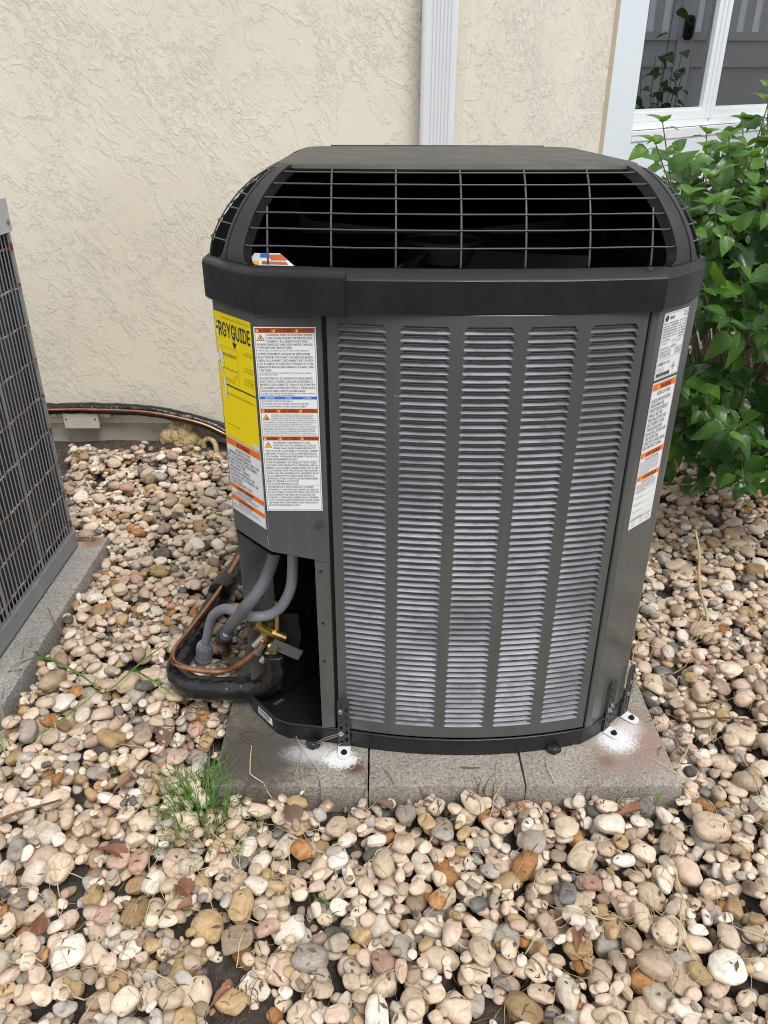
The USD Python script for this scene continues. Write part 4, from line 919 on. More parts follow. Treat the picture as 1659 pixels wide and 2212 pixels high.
def tri_sign(D, u, v, s, kind):
    D.polys(Polygon([(u, v + s * 0.9), (u + s, v + s * 0.9), (u + s / 2, v)]), 'sign_edge', m_ink, 0.0011)
    D.polys(Polygon([(u + s * .10, v + s * .84), (u + s * .90, v + s * .84), (u + s / 2, v + s * .13)]), 'sign', m_amber, 0.0014)
    c = u + s / 2
    if kind == 'bolt': g = Polygon([(c + s * .03, v + s * .28), (c - s * .10, v + s * .56), (c - s * .01, v + s * .55), (c - s * .05, v + s * .78), (c + s * .11, v + s * .48), (c + s * .01, v + s * .49), (c + s * .08, v + s * .28)])
    elif kind == 'burst': g = unary_union([sbox(c - s * .2, v + s * .66, c + s * .2, v + s * .76), Polygon([(c - s * .05, v + s * .64), (c + s * .12, v + s * .36), (c + s * .2, v + s * .64)])])
    else: g = unary_union([sbox(c - s * .04, v + s * .30, c + s * .04, v + s * .62), sbox(c - s * .04, v + s * .68, c + s * .04, v + s * .76)])
    D.polys(g, 'sign_mark', m_ink, 0.0017)

VFIT = 0.9
# front warning label on the flat access panel
X0, W1 = -0.4815, 0.1275
D = Decal((X0 + 0.0025, -0.0077, 1.147), (1, 0, 0), (0, -1, 0), W1, 0.425, name='warning_label', label='tall white warning label with orange headings')
def head(v): 
    D.rect(0.003, v, W1 - 0.003, v + 0.0105, 'heading', m_dorange)
    for i, (t, a, b) in enumerate((('WARNING', 0.0125, 0.036), ('AVERTISSEMENT', 0.051, 0.044), ('ADVERTENCIA', 0.1085 - 0.0015 - 0.0025, 0.0)))[:2] if False else []: pass
    D.text('WARNING', 0.0115, v + 0.0018, 0.0068, 0.0235, bold=True)
    D.text('AVERTISSEMENT', 0.0450, v + 0.0018, 0.0068, 0.0385, bold=True)
    D.text('ADVERTENCIA', 0.0920, v + 0.0018, 0.0068, 0.0310, bold=True)
    for a in (0.0042, 0.0382, 0.0860):
        D.polys(Polygon([(a, v + 0.0088), (a + 0.006, v + 0.0088), (a + 0.003, v + 0.0018)]), 'sign', m_amber, 0.0013)
D.frame(0.0022, 0.0022, W1 - 0.0022, 0.4225, 0.0007)
D.vs = VFIT
def para(lines, v, h, step, u=0.0055, cw=None):
    for t in lines:
        w = min(len(t) * h * (0.70 if cw is None else cw), W1 - u - 0.006)
        D.text(t, u, v, h, w); v += step
    return v
head(0.0030)
tri_sign(D, 0.0050, 0.0165, 0.0165, 'bolt'); D.rect(0.0240, 0.0145, 0.0244, 0.0365, 'ruling', m_ink)
para(['WARNING: RISK OF ELECTRIC SHOCK.', 'CAN CAUSE INJURY OR DEATH: DIS-', 'CONNECT ALL REMOTE ELECTRIC'], 0.0155, 0.0047, 0.0075, 0.0262, 0.66)
v = para(['POWER SUPPLIES AND DISCHARGE CAPACI-', 'TORS BEFORE SERVICING.'], 0.0380, 0.0047, 0.0075)
v = para(['CONTROL PANEL COVER MUST BE IN PLACE WHEN SYSTEM IS OPERATED.'], v + 0.0005, 0.0025, 0.0055)
v = para(['AVERTISSEMENT: RISQUE DE DÉCHARGE', 'ÉLECTRIQUE. POUVANT CAUSER DES BLESS-', 'URES OU LA MORT: DÉCONNECTER TOUTES', 'LES ALIMENTATIONS ÉLECTRIQUES ET CON-', 'DENSATEURS DE DÉCHARGE D AVANT L\'EN-', 'TRETIEN.'], v + 0.001, 0.0047, 0.0078)
v = para(['LE COUVERCLE DU PANNEAU DE COMMANDE DOIT ÊTRE EN PLACE LORSQUE', 'LE SYSTÈME FONCTIONNE.'], v, 0.0025, 0.0045)
v = para(['ADVERTENCIA: EL RIESGO DE DESCARGA', 'ELÉCTRICA, PUEDE CAUSAR LESIONES O', 'MUERTE: DESCONECTE TODAS LAS FUENTES', 'DE ALIMENTACIÓN ELÉCTRICA Y DESCARGA', 'CAPACITORES ANTES DE REPARAR.'], v + 0.0025, 0.0047, 0.0078)
v = para(['LA CUBIERTA DEL PANEL DE CONTROL DEBE ESTAR EN SU LUGAR, CUANDO SE', 'PARA FUNCIONAR EL SISTEMA, FUNCIONAMIENTO.'], v - 0.0005, 0.0025, 0.0042)
D.rect(0.003, v + 0.0005, W1 - 0.003, v + 0.0075, 'notice_strip', m_blue)
for t, u in (('NOTICE', 0.024), ('AVIS', 0.064), ('AVISO', 0.104)): D.text(t, u, v + 0.0022, 0.0036, align='c', key='notice_lettering', mat=m_white, bold=True)
v = para(['USE COPPER CONDUCTORS ONLY!', 'N\'UTILISER QUE DES CONDUCTEURS EN CUIVRE!', 'UTILICE ÚNICAMENTE CONDUTORES DE COBRE!'], v + 0.0100, 0.0035, 0.0068, cw=0.70)
head(v + 0.0008); v += 0.0150
tri_sign(D, 0.0050, v, 0.0165, 'burst'); D.rect(0.0240, v - 0.002, 0.0244, v + 0.018, 'ruling', m_ink)
v = para(['WARNING: SYSTEM UNDER HIGH PRESSURE AND CAN CAUSE', 'DEATH OR SERIOUS INJURY. RELIEVE PRESSURE BEFORE', 'OPENING THE SYSTEM, USE ONLY APPROVED REFRIGERANT.', 'Refer to product nameplate before installing or servicing this unit.'], v, 0.0026, 0.0046, 0.0262, 0.70)
v = para(['AVERTISSEMENT: SYSTÈME À HAUTE PRESSION ET PEUT CAUSER LA MORT OU', 'DES BLESSURES GRAVES, ÉVACUER LA PRESSION AVANT D\'OUVRIR LE', 'SYSTÈME, UTILISEZ UN RÉFRIGÉRANT APPROUVÉ. Reportez-vous à la plaque', 'signalétique du produit avant d\'installer ou de réparer cet appareil.', 'ADVERTENCIA: SISTEMA BAJO ALTA PRESIÓN Y PUEDE CAUSAR MUERTE O', 'LESIONES GRAVES, ALIVIAR LA PRESIÓN ANTES DE ABRIR EL SISTEMA,', 'UTILICE ÚNICAMENTE REFRIGERANTE APROBADO. Consulte la placa de', 'identificación del producto antes de instalar o reparar esta unidad.'], v + 0.0008, 0.0026, 0.0046)
head(v + 0.0010); v += 0.0150
tri_sign(D, 0.0050, v, 0.0165, 'bang'); D.rect(0.0240, v - 0.002, 0.0244, v + 0.020, 'ruling', m_ink)
para(['WARNING: THIS PRODUCT CAN', 'EXPOSE YOU TO CHEMICALS INCLU-', 'DING LEAD, WHICH ARE KNOWN TO'], v, 0.0046, 0.0072, 0.0262, 0.68)
v = para(['THE STATE OF CALIFORNIA TO CAUSE CANCER', 'AND BIRTH DEFECTS OR OTHER REPRODUC-', 'TIVE HARM.  FOR MORE INFORMATION GO TO:', 'WWW.P65WARNINGS.CA.GOV'], v + 0.0218, 0.0046, 0.0073)
D.rect(0.003, v, W1 - 0.003, v + 0.0004, 'ruling', m_ink)
v = para(['AVERTISSEMENT: CE PRODUIT PEUT VOUS', 'EXPOSER À DES PRODUITS CHIMIQUES, NOTA-', 'MMENT À DU PLOMB, CONNU DANS L\'ÉTAT DE', 'CALIFORNIE POUR PROVOQUER UN CANCER,', 'AINSI QUE DES ANOMALIES CONGÉNITALES', 'OU AUTRES EFFETS NÉFASTES POUR LA', 'REPRODUCTION. POUR PLUS DE RENSEIGNE-', 'MENTS, RENDEZ-VOUS SUR', 'WWW.P65WARNINGS.CA.GOV'], v + 0.0018, 0.0046, 0.0073)
D.rect(0.003, v, W1 - 0.003, v + 0.0004, 'ruling', m_ink)
v = para(['ADVERTENCIA: ESTE PRODUCTO PUEDE', 'EXPONERLO A SUSTANCIAS QUÍMICAS, INCLUI-', 'DO EL PLOMO, CONOCIDO EN EL ESTADO DE', 'CALIFORNIA POR SER UN CAUSANTE DE', 'CÁNCER Y PRODUCIR ANOMALÍAS CONGÉNI-', 'TAS Y OTROS DAÑOS REPRODUCTIVOS. PARA', 'OBTENER MÁS INFORMACIÓN, DIRÍJASE A', 'WWW.P65WARNINGS.CA.GOV'], v + 0.0018, 0.0046, 0.0073)
D.done(); V_END = v

# labels on the left chamfer
LA, LB = np.array([-0.583, 0.115]), np.array([-0.484, 0.0005])
le = (LB - LA) / np.linalg.norm(LB - LA); LL = np.linalg.norm(LB - LA)
e3, n3 = np.array([*le, 0.0]), np.array([le[1], -le[0], 0.0])
D = Decal((*(LA + le * 0.001), 1.153), e3, n3, LL - 0.004, 0.290, m_yellow, name='energy_label', label='yellow energy rating label torn along its left edge')
w = LL - 0.004
D.text('ENERGYGUIDE', w - 0.005, 0.0200, 0.0300, 0.172, 'r', bold=True, clip=(0.004, 1))
D.rect(0.0745, 0.045, 0.0775, 0.0640, 'arrow', m_ink); D.polys(Polygon([(0.067, 0.058), (0.085, 0.058), (0.076, 0.0725)]), 'arrow', m_ink)
D.text('Federal law prohibits removal of this label before consumer purchase.', w - 0.006, 0.0080, 0.0026, 0.110, 'r')
D.text('Trane U.S. Inc.', w - 0.004, 0.0680, 0.0032, 0.026, 'r'); D.text('Model 5TTR8', w - 0.004, 0.0740, 0.0032, 0.034, 'r')
D.frame(0.010, 0.0740, 0.084, 0.1650, 0.0005)
D.text('Efficiency rating (SEER2)*', 0.080, 0.0870, 0.0068, 0.105, 'r', clip=(0.016, 1))
D.rect(0.018, 0.123, 0.079, 0.1243, 'ruling', m_ink)
for uu in (0.040, 0.060, 0.0785): D.rect(uu, 0.119, uu + 0.0005, 0.123, 'ruling', m_ink)
D.text('27.3', 0.080, 0.130, 0.0036, None, 'r'); D.text('Most Efficient', 0.080, 0.1360, 0.0028, 0.022, 'r')
for i, t in enumerate(('Range of similar models', 'highest efficiency')): D.text(t, 0.068, 0.1440 + i * 0.0055, 0.0028, 0.040, 'r')
for i, t in enumerate(('For energy cost info, visit', 'productinfo.energy.gov')): D.text(t, w - 0.003, 0.1030 + i * 0.0072, 0.0034, 0.036, 'r')
for i, t in enumerate(('*Your air conditioner\'s efficiency', 'rating may be better depending on', 'the coil your contractor installs.')): D.text(t, w - 0.003, 0.1270 + i * 0.0062, 0.0032, 0.038, 'r')
D.rect(0.024, 0.1600, w - 0.001, 0.1632, 'ruling', m_ink)
D.text('*This unit can be installed in all U.S. states and territories.', 0.016, 0.1790, 0.0044, w - 0.022)
D.text('Printed January 1, 2023 and may be reprinted', 0.010, 0.2560, 0.0026, 0.060)
D.done()
# torn white strip along the outer edge
rt = np.random.default_rng(5)
def torn(u0, v0, v1, w0):
    vv = np.linspace(v0, v1, 16); L = u0 + rt.uniform(-0.002, 0.002, 16); R = u0 + w0 * np.sin(np.linspace(0.15, 3.0, 16)) * rt.uniform(0.6, 1.1, 16) + 0.002
    return Polygon(np.vstack([np.c_[L, vv], np.c_[R, vv][::-1]])).buffer(0)
T = Decal((*(LA + le * 0.001), 1.153), e3, n3, 0.0001, 0.0001, m_paper, name='torn_strip', label='white torn paper backing')
for a in ((0.012, 0.072, 0.135, 0.012), (0.018, 0.135, 0.200, 0.008), (0.008, 0.040, 0.056, 0.006)): T.polys(torn(*a), 'shred', m_paper, 0.0018)
T.polys(Polygon([(w - 0.030, 0.277), (w - 0.012, 0.272), (w - 0.001, 0.281), (w - 0.001, 0.289), (w - 0.020, 0.289)]), 'shred', m_paper, 0.0018)
T.done()
fl = T.P([0.010, -0.006, -0.004, 0.008], [0.092, 0.096, 0.108, 0.112], 0.002); fl[1:3] += n3 * 0.008
part(T.node, 'shred', (fl, np.array([(0, 2, 1), (0, 3, 2)])), m_paper)
# lower left warning label
D = Decal((*(LA + le * 0.001), 0.8620), e3, n3, LL - 0.003, 0.196, name='fire_label', label='white fire warning label with orange bands on the left corner')
w = LL - 0.003
D.rect(0.000, 0.0040, w - 0.003, 0.0200, 'heading', m_orange); D.text('WARNING', 0.075, 0.0070, 0.0105, 0.056, 'c', bold=True)
y = 0.0240
for t, u in (('RISK OF FIRE', 0.040), ('FLAMMABLE REFRIGERANT', -0.004), ('USED. TO BE REPAIRED ONLY BY', -0.008), ('TRAINED SERVICE PERSONNEL.', -0.006), ('DO NOT PUNCTURE', -0.002), ('REFRIGERANT TUBING.', -0.004), ('DISPOSE OF PROPERLY IN', -0.004), ('ACCORDANCE WITH FEDERAL OR', -0.008), ('LOCAL REGULATIONS.', -0.035), ('FLAMMABLE REFRIGERANT USED.', -0.040)):
    D.text(t, u, y, 0.0072, len(t) * 0.0052, clip=(0.003, w - 0.002)); y += 0.0098
D.rect(0.000, 0.1230, w - 0.003, 0.1350, 'heading', m_orange); D.text('AVERTISSEMENT', 0.066, 0.1253, 0.0080, 0.075, 'c', bold=True)
D.text('RISQUE D\'INCENDIE', 0.060, 0.1375, 0.0052, None, 'c')
for i in range(3): D.text(('RÉFRIGÉRANT INFLAMMABLE UTILISÉ. RÉPARER PAR LE', 'PERSONNEL DE SERVICE FORMÉ. NE PAS PERCER LA', 'TUYAUTERIE DE RÉFRIGÉRANT')[i], -0.010, 0.1442 + i * 0.0044, 0.0028, (0.130, 0.128, 0.075)[i], clip=(0.003, w))
D.rect(0.000, 0.1560, w - 0.003, 0.1680, 'heading', m_orange); D.text('ADVERTENCIA', 0.066, 0.1583, 0.0080, 0.064, 'c', bold=True)
D.text('RIESGO DE FUEGO', 0.060, 0.1700, 0.0048, None, 'c')
for i in range(3): D.text(('REFRIGERANTE INFLAMABLE USADO. DEBE SER REPARADO', 'SOLO POR PERSONAL DE SERVICIO CAPACITADO. NO PERFORE', 'LA TUBERÍA DEL REFRIGERANTE')[i], -0.010, 0.1765 + i * 0.0044, 0.0028, (0.130, 0.138, 0.080)[i], clip=(0.003, w))
D.frame(0.0, 0.0022, w - 0.0018, 0.1935, 0.0005)
D.done()

# labels on the right chamfer
RA, RB = np.array([0.352, 0.0]), np.array([0.462, 0.100])
re_ = (RB - RA) / np.linalg.norm(RB - RA); e3, n3 = np.array([*re_, 0.0]), np.array([re_[1], -re_[0], 0.0])
O = RA + re_ * 0.0215
D = Decal((*O, 1.1700), e3, n3, 0.099, 0.144, name='rating_plate', label='white rating plate with a barcode')
w = 0.099
D.frame(0.0025, 0.0025, w - 0.0025, 0.1415, 0.0006)
D.polys(Point(0.012, 0.012).buffer(0.0065).difference(sbox(0.0095, 0.0095, 0.0145, 0.0105)).difference(sbox(0.0115, 0.0095, 0.0127, 0.0165)), 'emblem', m_ink)
D.text('TRANE', 0.022, 0.0090, 0.0062, 0.020, bold=True); D.text('MFR DATE', w - 0.005, 0.006, 0.003, 0.014, 'r', bold=True); D.text('6/2025', w - 0.005, 0.0115, 0.0032, None, 'r', bold=True)
y = 0.0215
for k, (t, a) in enumerate((('Mod. No.  5TTR8048A1000AA', '10.5   200-230'), ('Serial No.  25245E2NBF', 'A   1   60'), ('MINIMUM CIRCUIT AMPACITY', '29.0   AMP'), ('OVERCURRENT PROTECTION DEVICE', '50  MAX'), ('FIELD MINIMUM VOLTS  197 V', '40  MIN'), ('REFRIG. R-454B   7 LB  0 OZ', 'CHARGE'), ('Factory charge', '7 LBS 11 OZ'))):
    D.text(t, 0.005, y, 0.0031, 0.058 if k < 6 else 0.030, bold=True); D.text(a, w - 0.005, y, 0.0031, 0.026, 'r', bold=True); y += 0.0058
D.rect(0.003, y, w - 0.003, y + 0.0005, 'ruling', m_ink)
D.text('OUTDOOR USE', 0.005, y + 0.003, 0.0028, 0.022); D.frame(0.052, y + 0.003, 0.064, y + 0.012, 0.0006); D.text('LISTED', 0.068, y + 0.004, 0.003, 0.018)
D.text('HIGH SIDE  460 PSI', 0.005, y + 0.013, 0.0028, 0.034, bold=True); D.text('LOW 236 PSI', 0.044, y + 0.013, 0.0028, 0.026, bold=True)
y += 0.0185; D.rect(0.003, y, w - 0.003, y + 0.0005, 'ruling', m_ink)
for k in range(3): D.text(('COMPRESSOR MOTOR 19.2 RLA', 'OUTDOOR FAN 1.2 FLA 1/4 HP', 'REFRIGERANT R-454B'), 0.005, y + 0.0025 + k * 0.0047, 0.0028, 0.045, bold=True) if False else D.text(('COMPR. MOTOR  19.2 RLA', 'OUTDOOR FAN  1.2 FLA  1/4 HP', 'DESIGN PRESSURE  R-454B')[k], 0.005, y + 0.0025 + k * 0.0047, 0.0028, 0.045, bold=True); D.text(('109 LRA  230', '1 PH 60 HZ', '2.0 HP')[k], w - 0.006, y + 0.0025 + k * 0.0047, 0.0028, 0.026, 'r', bold=True)
y += 0.018; D.rect(0.003, y, w - 0.003, y + 0.0005, 'ruling', m_ink)
D.frame(0.006, y + 0.004, 0.056, y + 0.034, 0.0004)
D.text('AHRI', 0.009, y + 0.008, 0.0075, 0.018, bold=True); D.text('CERTIFIED', 0.029, y + 0.009, 0.005, 0.024)
for k in range(3): D.text(('Unitary Small AC', 'AHRI Standard 210/240', 'certified product')[k], 0.009, y + 0.020 + k * 0.004, 0.0022, 0.026)
rb = np.random.default_rng(2); u = 0.006
while u < 0.060:
    b = rb.choice([0.0005, 0.0009, 0.0013]); D.rect(u, 0.131, u + b, 0.139, 'barcode', m_ink); u += b + rb.choice([0.0005, 0.0009])
c = (0.073, 0.124); D.polys(Polygon([(c[0], c[1] - 0.009), (c[0] + 0.007, c[1]), (c[0], c[1] + 0.009), (c[0] - 0.007, c[1])]).difference(Polygon([(c[0], c[1] - 0.0078), (c[0] + 0.006, c[1]), (c[0], c[1] + 0.0078), (c[0] - 0.006, c[1])])), 'flame_mark', m_ink)
D.polys(Polygon([(c[0], c[1] - 0.004), (c[0] + 0.0026, c[1] + 0.001), (c[0], c[1] + 0.004), (c[0] - 0.0026, c[1] + 0.001)]), 'flame_mark', m_ink)
D.done()
D = Decal((*O, 1.0195), e3, n3, 0.099, 0.362, name='fire_label', label='tall narrow white fire warning label with orange bands on the right corner')
D.frame(0.0018, 0.0025, w - 0.0018, 0.2680, 0.0004)
D.rect(0.003, 0.0040, w - 0.003, 0.0185, 'heading', m_orange); D.text('WARNING', 0.056, 0.0067, 0.0098, 0.044, 'c', bold=True)
D.polys(Polygon([(0.021, 0.0160), (0.031, 0.0160), (0.026, 0.0070)]), 'sign', m_amber)
y = 0.0230; D.text('RISK OF FIRE', 0.052, y, 0.0082, 0.054, 'c'); y += 0.0155
for t in ('AUXILIARY DEVICES', 'WHICH MAY BE', 'IGNITION SOURCES', 'SHALL NOT BE', 'INSTALLED IN THE', 'DUCTWORK, OTHER', 'THAN AUXILIARY', 'DEVICES LISTED FOR', 'USE WITH THE', 'SPECIFIC APPLIANCE.', 'SEE INSTRUCTIONS'):
    D.text(t, 0.0055, y, 0.0083, len(t) * 0.0047); y += 0.01115
D.rect(0.003, 0.1655, w - 0.003, 0.1785, 'heading', m_orange); D.text('AVERTISSEMENT', 0.053, 0.1678, 0.0085, 0.062, 'c', bold=True); D.polys(Polygon([(0.011, 0.1765), (0.019, 0.1765), (0.015, 0.169)]), 'sign', m_amber)
D.text('RISQUE D\'INCENDIE', 0.050, 0.1812, 0.0055, 0.058, 'c')
for i, t in enumerate(('LES DISPOSITIFS AUXILIAIRES QUI', 'PEUVENT CONSTITUER DES SOURCES', 'D\'INFLAMMATION NE DOIVENT PAS ÊTRE', 'INSTALLÉS DANS LES CONDUITS, AUTRES', 'QUE LES DISPOSITIFS AUXILIAIRES', 'HOMOLOGUÉS POUR UNE UTILISATION', 'AVEC CET APPAREIL.')): D.text(t, 0.006, 0.1892 + i * 0.0050, 0.0028, 0.078 if i < 6 else 0.045)
D.rect(0.003, 0.2240, w - 0.003, 0.2365, 'heading', m_orange); D.text('ADVERTENCIA', 0.056, 0.2262, 0.0082, 0.056, 'c', bold=True); D.polys(Polygon([(0.015, 0.2345), (0.023, 0.2345), (0.019, 0.227)]), 'sign', m_amber)
D.text('RIESGO DE FUEGO', 0.050, 0.2388, 0.0052, 0.052, 'c')
for i, t in enumerate(('DISPOSITIVOS AUXILIARES QUE PUEDEN', 'SER FUENTES DE IGNICIÓN NO DEBEN', 'INSTALARSE EN LOS CONDUCTOS, APARTE', 'DE LOS LISTADOS PARA SU USO CON EL', 'APARATO ESPECÍFICO.')): D.text(t, 0.006, 0.2462 + i * 0.0044, 0.0027, 0.080 if i < 4 else 0.042)
for i, (t, wd) in enumerate((('Charge balance lb', 0.034), ('Charge refrigerant oz', 0.036), ('Line set charge total', 0.036))):
    yy = 0.278 + i * 0.0185
    D.frame(0.005, yy, 0.0095, yy + 0.0045, 0.0004); D.text(t, 0.0115, yy + 0.001, 0.0030, wd); D.rect(0.052, yy + 0.0050, 0.088, yy + 0.0054, 'ruling', m_ink); D.text('oz', 0.094, yy + 0.001, 0.0028, None, 'r')
D.rect(0.005, 0.3320, w - 0.005, 0.3324, 'ruling', m_ink); D.rect(0.003, 0.3385, w - 0.003, 0.3400, 'ruling', m_ink)
D.text('SEE INSTALLATION GUIDE', 0.006, 0.3345, 0.0027, 0.045)
for a in (0.010, 0.044, 0.072): D.frame(a, 0.344, a + 0.016, 0.356, 0.0006); D.rect(a + 0.0075, 0.345, a + 0.0082, 0.355, 'ruling', m_ink)
D.done()
# sticker inside the grille at the left, and the small pan label
st_ = part(ac, 'inner_sticker', (np.array([(-0.497, 0.050, 1.254), (-0.385, 0.030, 1.254), (-0.425, 0.065, 1.2795), (-0.478, 0.070, 1.2795)]), np.array([(0, 1, 2), (0, 2, 3)])), m_white)
def lerp4(u, v): 
    a, b, c, d = [np.array(q) for q in ((-0.497, 0.050, 1.254), (-0.385, 0.030, 1.254), (-0.425, 0.065, 1.2795), (-0.478, 0.070, 1.2795))]
    return (a * (1 - u) + b * u) * (1 - v) + (d * (1 - u) + c * u) * v + np.array([0, -0.001, 0.001])
def q4(u0, v0, u1, v1): return np.array([lerp4(u0, v0), lerp4(u1, v0), lerp4(u1, v1), lerp4(u0, v1)]), np.array([(0, 1, 2), (0, 2, 3)])
part(st_, 'heading', join([q4(0.55, 0.55, 0.98, 0.9), q4(0.32, 0.28, 0.9, 0.45)]), m_dorange); part(st_, 'emblem', q4(0.25, 0.72, 0.55, 0.96), m_blue); part(st_, 'sign', q4(0.05, 0.2, 0.25, 0.45), m_amber)
PA, PB = np.array([-0.582, 0.118]), np.array([-0.505, 0.030]); pe = (PB - PA) / np.linalg.norm(PB - PA)
D = Decal((*(PA + pe * 0.026), 0.040), np.array([*pe, 0.0]), np.array([pe[1], -pe[0], 0.0]), 0.070, 0.026, name='pan_label', label='small white barcode label on the base pan')
u = 0.006
while u < 0.058:
    b = rb.choice([0.0008, 0.0014, 0.002]); D.rect(u, 0.003, u + b, 0.011, 'barcode', m_ink); u += b + rb.choice([0.0008, 0.0012])
D.text('25245E2NBF', 0.007, 0.0130, 0.006, 0.050, bold=True); D.text('5TTR8048A1000AA', 0.007, 0.0205, 0.003, 0.04); D.done()

for (a, b, w_) in (((-0.4835, -0.0085, 0.655), (-0.482, -0.0085, 0.628), 0.0007), ((-0.4800, -0.0080, 0.700), (-0.4795, -0.0080, 0.672), 0.0005), ((-0.190, float(bow(-0.190)) - 0.0012, 1.009), (-0.178, float(bow(-0.178)) - 0.0012, 1.007), 0.0005), ((0.3945, 0.0375, 0.645), (0.372, 0.0172, 0.560), 0.0006)):
    a, b = np.array(a), np.array(b); part(ac, 'scratch', tube(np.linspace(a, b, 6) + rt.normal(0, 0.0004, (6, 3)) * (1, 0, 1), w_, 5), m_alu)
# ---- valves in the recess
val = part(ac, 'service_valve', join([tube([(-0.552, 0.108, 0.318), (-0.520, 0.118, 0.283)], 0.0135, 18), tube([(-0.5475, 0.1095, 0.313), (-0.556, 0.1068, 0.3225)], 0.0165, 6), tube([(-0.520, 0.118, 0.283), (-0.478, 0.122, 0.262)], 0.0115, 14),
    tube([(-0.532, 0.114, 0.296), (-0.532, 0.114, 0.262)], 0.012, 12), tube(catmull([(-0.500, 0.125, 0.285), (-0.497, 0.13, 0.33), (-0.497, 0.14, 0.37)], 4), 0.0075, 10)]), m_brass, smooth=35)
part(val, 'port_cap', join([tube([(-0.536, 0.112, 0.275), (-0.562, 0.098, 0.250)], 0.0105, 12)]), m_steel, smooth=35)
part(val, 'port_cap', join([tube([(-0.522, 0.112, 0.225), (-0.545, 0.100, 0.196)], 0.0100, 12)]), m_steel, smooth=35)
part(val, 'valve_body', join([bx(-0.530, -0.495, 0.10, 0.135, 0.222, 0.252, 0.006), tube([(-0.512, 0.118, 0.255), (-0.508, 0.112, 0.215)], 0.0135, 12)]), m_brass, smooth=35)
vb = trimesh.creation.box(bounds=[(-0.515, 0.085, 0.236), (-0.430, 0.090, 0.268)]); vb.apply_transform(trimesh.transformations.rotation_matrix(math.radians(28), (0, 1, 0), (-0.48, 0.09, 0.25)))
part(val, 'valve_plate', vb, m_paint)
part(val, 'valve_mount', extrude(Polygon([(-0.49, 0.17), (-0.46, 0.155), (-0.44, 0.235), (-0.445, 0.315), (-0.49, 0.315), (-0.505, 0.29), (-0.50, 0.23)]), 0.003).apply_transform(np.array([[1, 0, 0, 0], [0, 0, 1, 0.158], [0, 1, 0, 0], [0, 0, 0, 1.0]])), m_cap)
part(val, 'plate_bolt', hexbolt((-0.492, 0.085, 0.254), (0, -1, 0), 0.0045, 0.005), m_bolt)

# ------------------------------------------------------------------ conduits (electrical whips)
def ribbed(P, r, pitch=0.0045, amp=0.035, seg=14):
    P = np.asarray(P); L = np.concatenate([[0], np.cumsum(np.linalg.norm(np.diff(P, axis=0), axis=1))])
    n = max(int(L[-1] / (pitch / 4)), 20); s = np.linspace(0, L[-1], n)
    Q = np.stack([np.interp(s, L, P[:, k]) for k in range(3)], 1)
    return tube(Q, r * (1 + amp * np.sin(2 * np.pi * s / pitch)), seg)
hb = thing('flexible_conduit', 'light grey ribbed conduit curling from the cabinet to a ground coupling', 'conduit', (-0.5, 0.08, 0.6))
PB_ = catmull([(-0.438, 0.09, 0.62)] + [(-0.44, 0.09, 0.543), (-0.448, 0.09, 0.456), (-0.471, 0.1, 0.393), (-0.496, 0.108, 0.359), (-0.524, 0.112, 0.342), (-0.564, 0.118, 0.336), (-0.622, 0.18, 0.31), (-0.668, 0.25, 0.267), (-0.714, 0.31, 0.205), (-0.737, 0.335, 0.152)] + [(-0.757, 0.352, 0.085), (-0.770, 0.361, 0.045)], 10)
part(hb, 'hose', ribbed(PB_, 0.0140), m_conduit, smooth=True)
part(hb, 'coupling', join([tube([(-0.768, 0.360, 0.052), (-0.777, 0.361, 0.004)], 0.025, 16), tube([(-0.7765, 0.361, 0.008), (-0.783, 0.360, -0.04)], 0.0215, 16)] + [tube([(-0.766, 0.360, 0.060), (-0.7675, 0.360, 0.052)], 0.021, 16), tube([(-0.7770, 0.361, 0.006), (-0.7785, 0.361, -0.002)], 0.0275, 16)] +
     [tube([np.array((-0.7695, 0.360, 0.046)) + 0.0245 * np.array((math.cos(a), math.sin(a), 0)), np.array((-0.775, 0.361, 0.010)) + 0.0245 * np.array((math.cos(a), math.sin(a), 0))], 0.0028, 5) for a in np.linspace(0, 2 * np.pi, 12, endpoint=False)]), m_conduit, smooth=35)
part(hb, 'stub', tube([(-0.783, 0.360, -0.03), (-0.785, 0.360, -0.12)], 0.0165, 14), m_conduit, smooth=35)
ha = thing('flexible_conduit', 'dark grey straight conduit with a scuffed taped end behind the light one', 'conduit', (-0.49, 0.13, 0.6))
part(ha, 'hose', tube(catmull([(-0.482, 0.105, 0.62)] + [(-0.488, 0.1, 0.544), (-0.507, 0.085, 0.489), (-0.526, 0.07, 0.455), (-0.548, 0.06, 0.428), (-0.57, 0.065, 0.398), (-0.601, 0.11, 0.336), (-0.652, 0.24, 0.215)] + [(-0.715, 0.42, 0.055)], 10), 0.0168, 14), m_dconduit, smooth=True)
part(ha, 'end_cap', tube([(-0.690, 0.335, 0.115), (-0.705, 0.390, 0.075), (-0.728, 0.458, 0.020), (-0.744, 0.50, -0.06)], np.array([0.019, 0.025, 0.027, 0.026]), 14), m_dconduit, smooth=35)
part(ha, 'tape_collar', tube([(-0.531, 0.0705, 0.446), (-0.5365, 0.0685, 0.437)], 0.0182, 14), m_black, smooth=35)
sc = trimesh.creation.icosphere(2, 1.0); part(ha, 'scuff', (sc.vertices * (0.009, 0.005, 0.013) + (-0.688, 0.318, 0.128), sc.faces), m_wpaint, smooth=True)

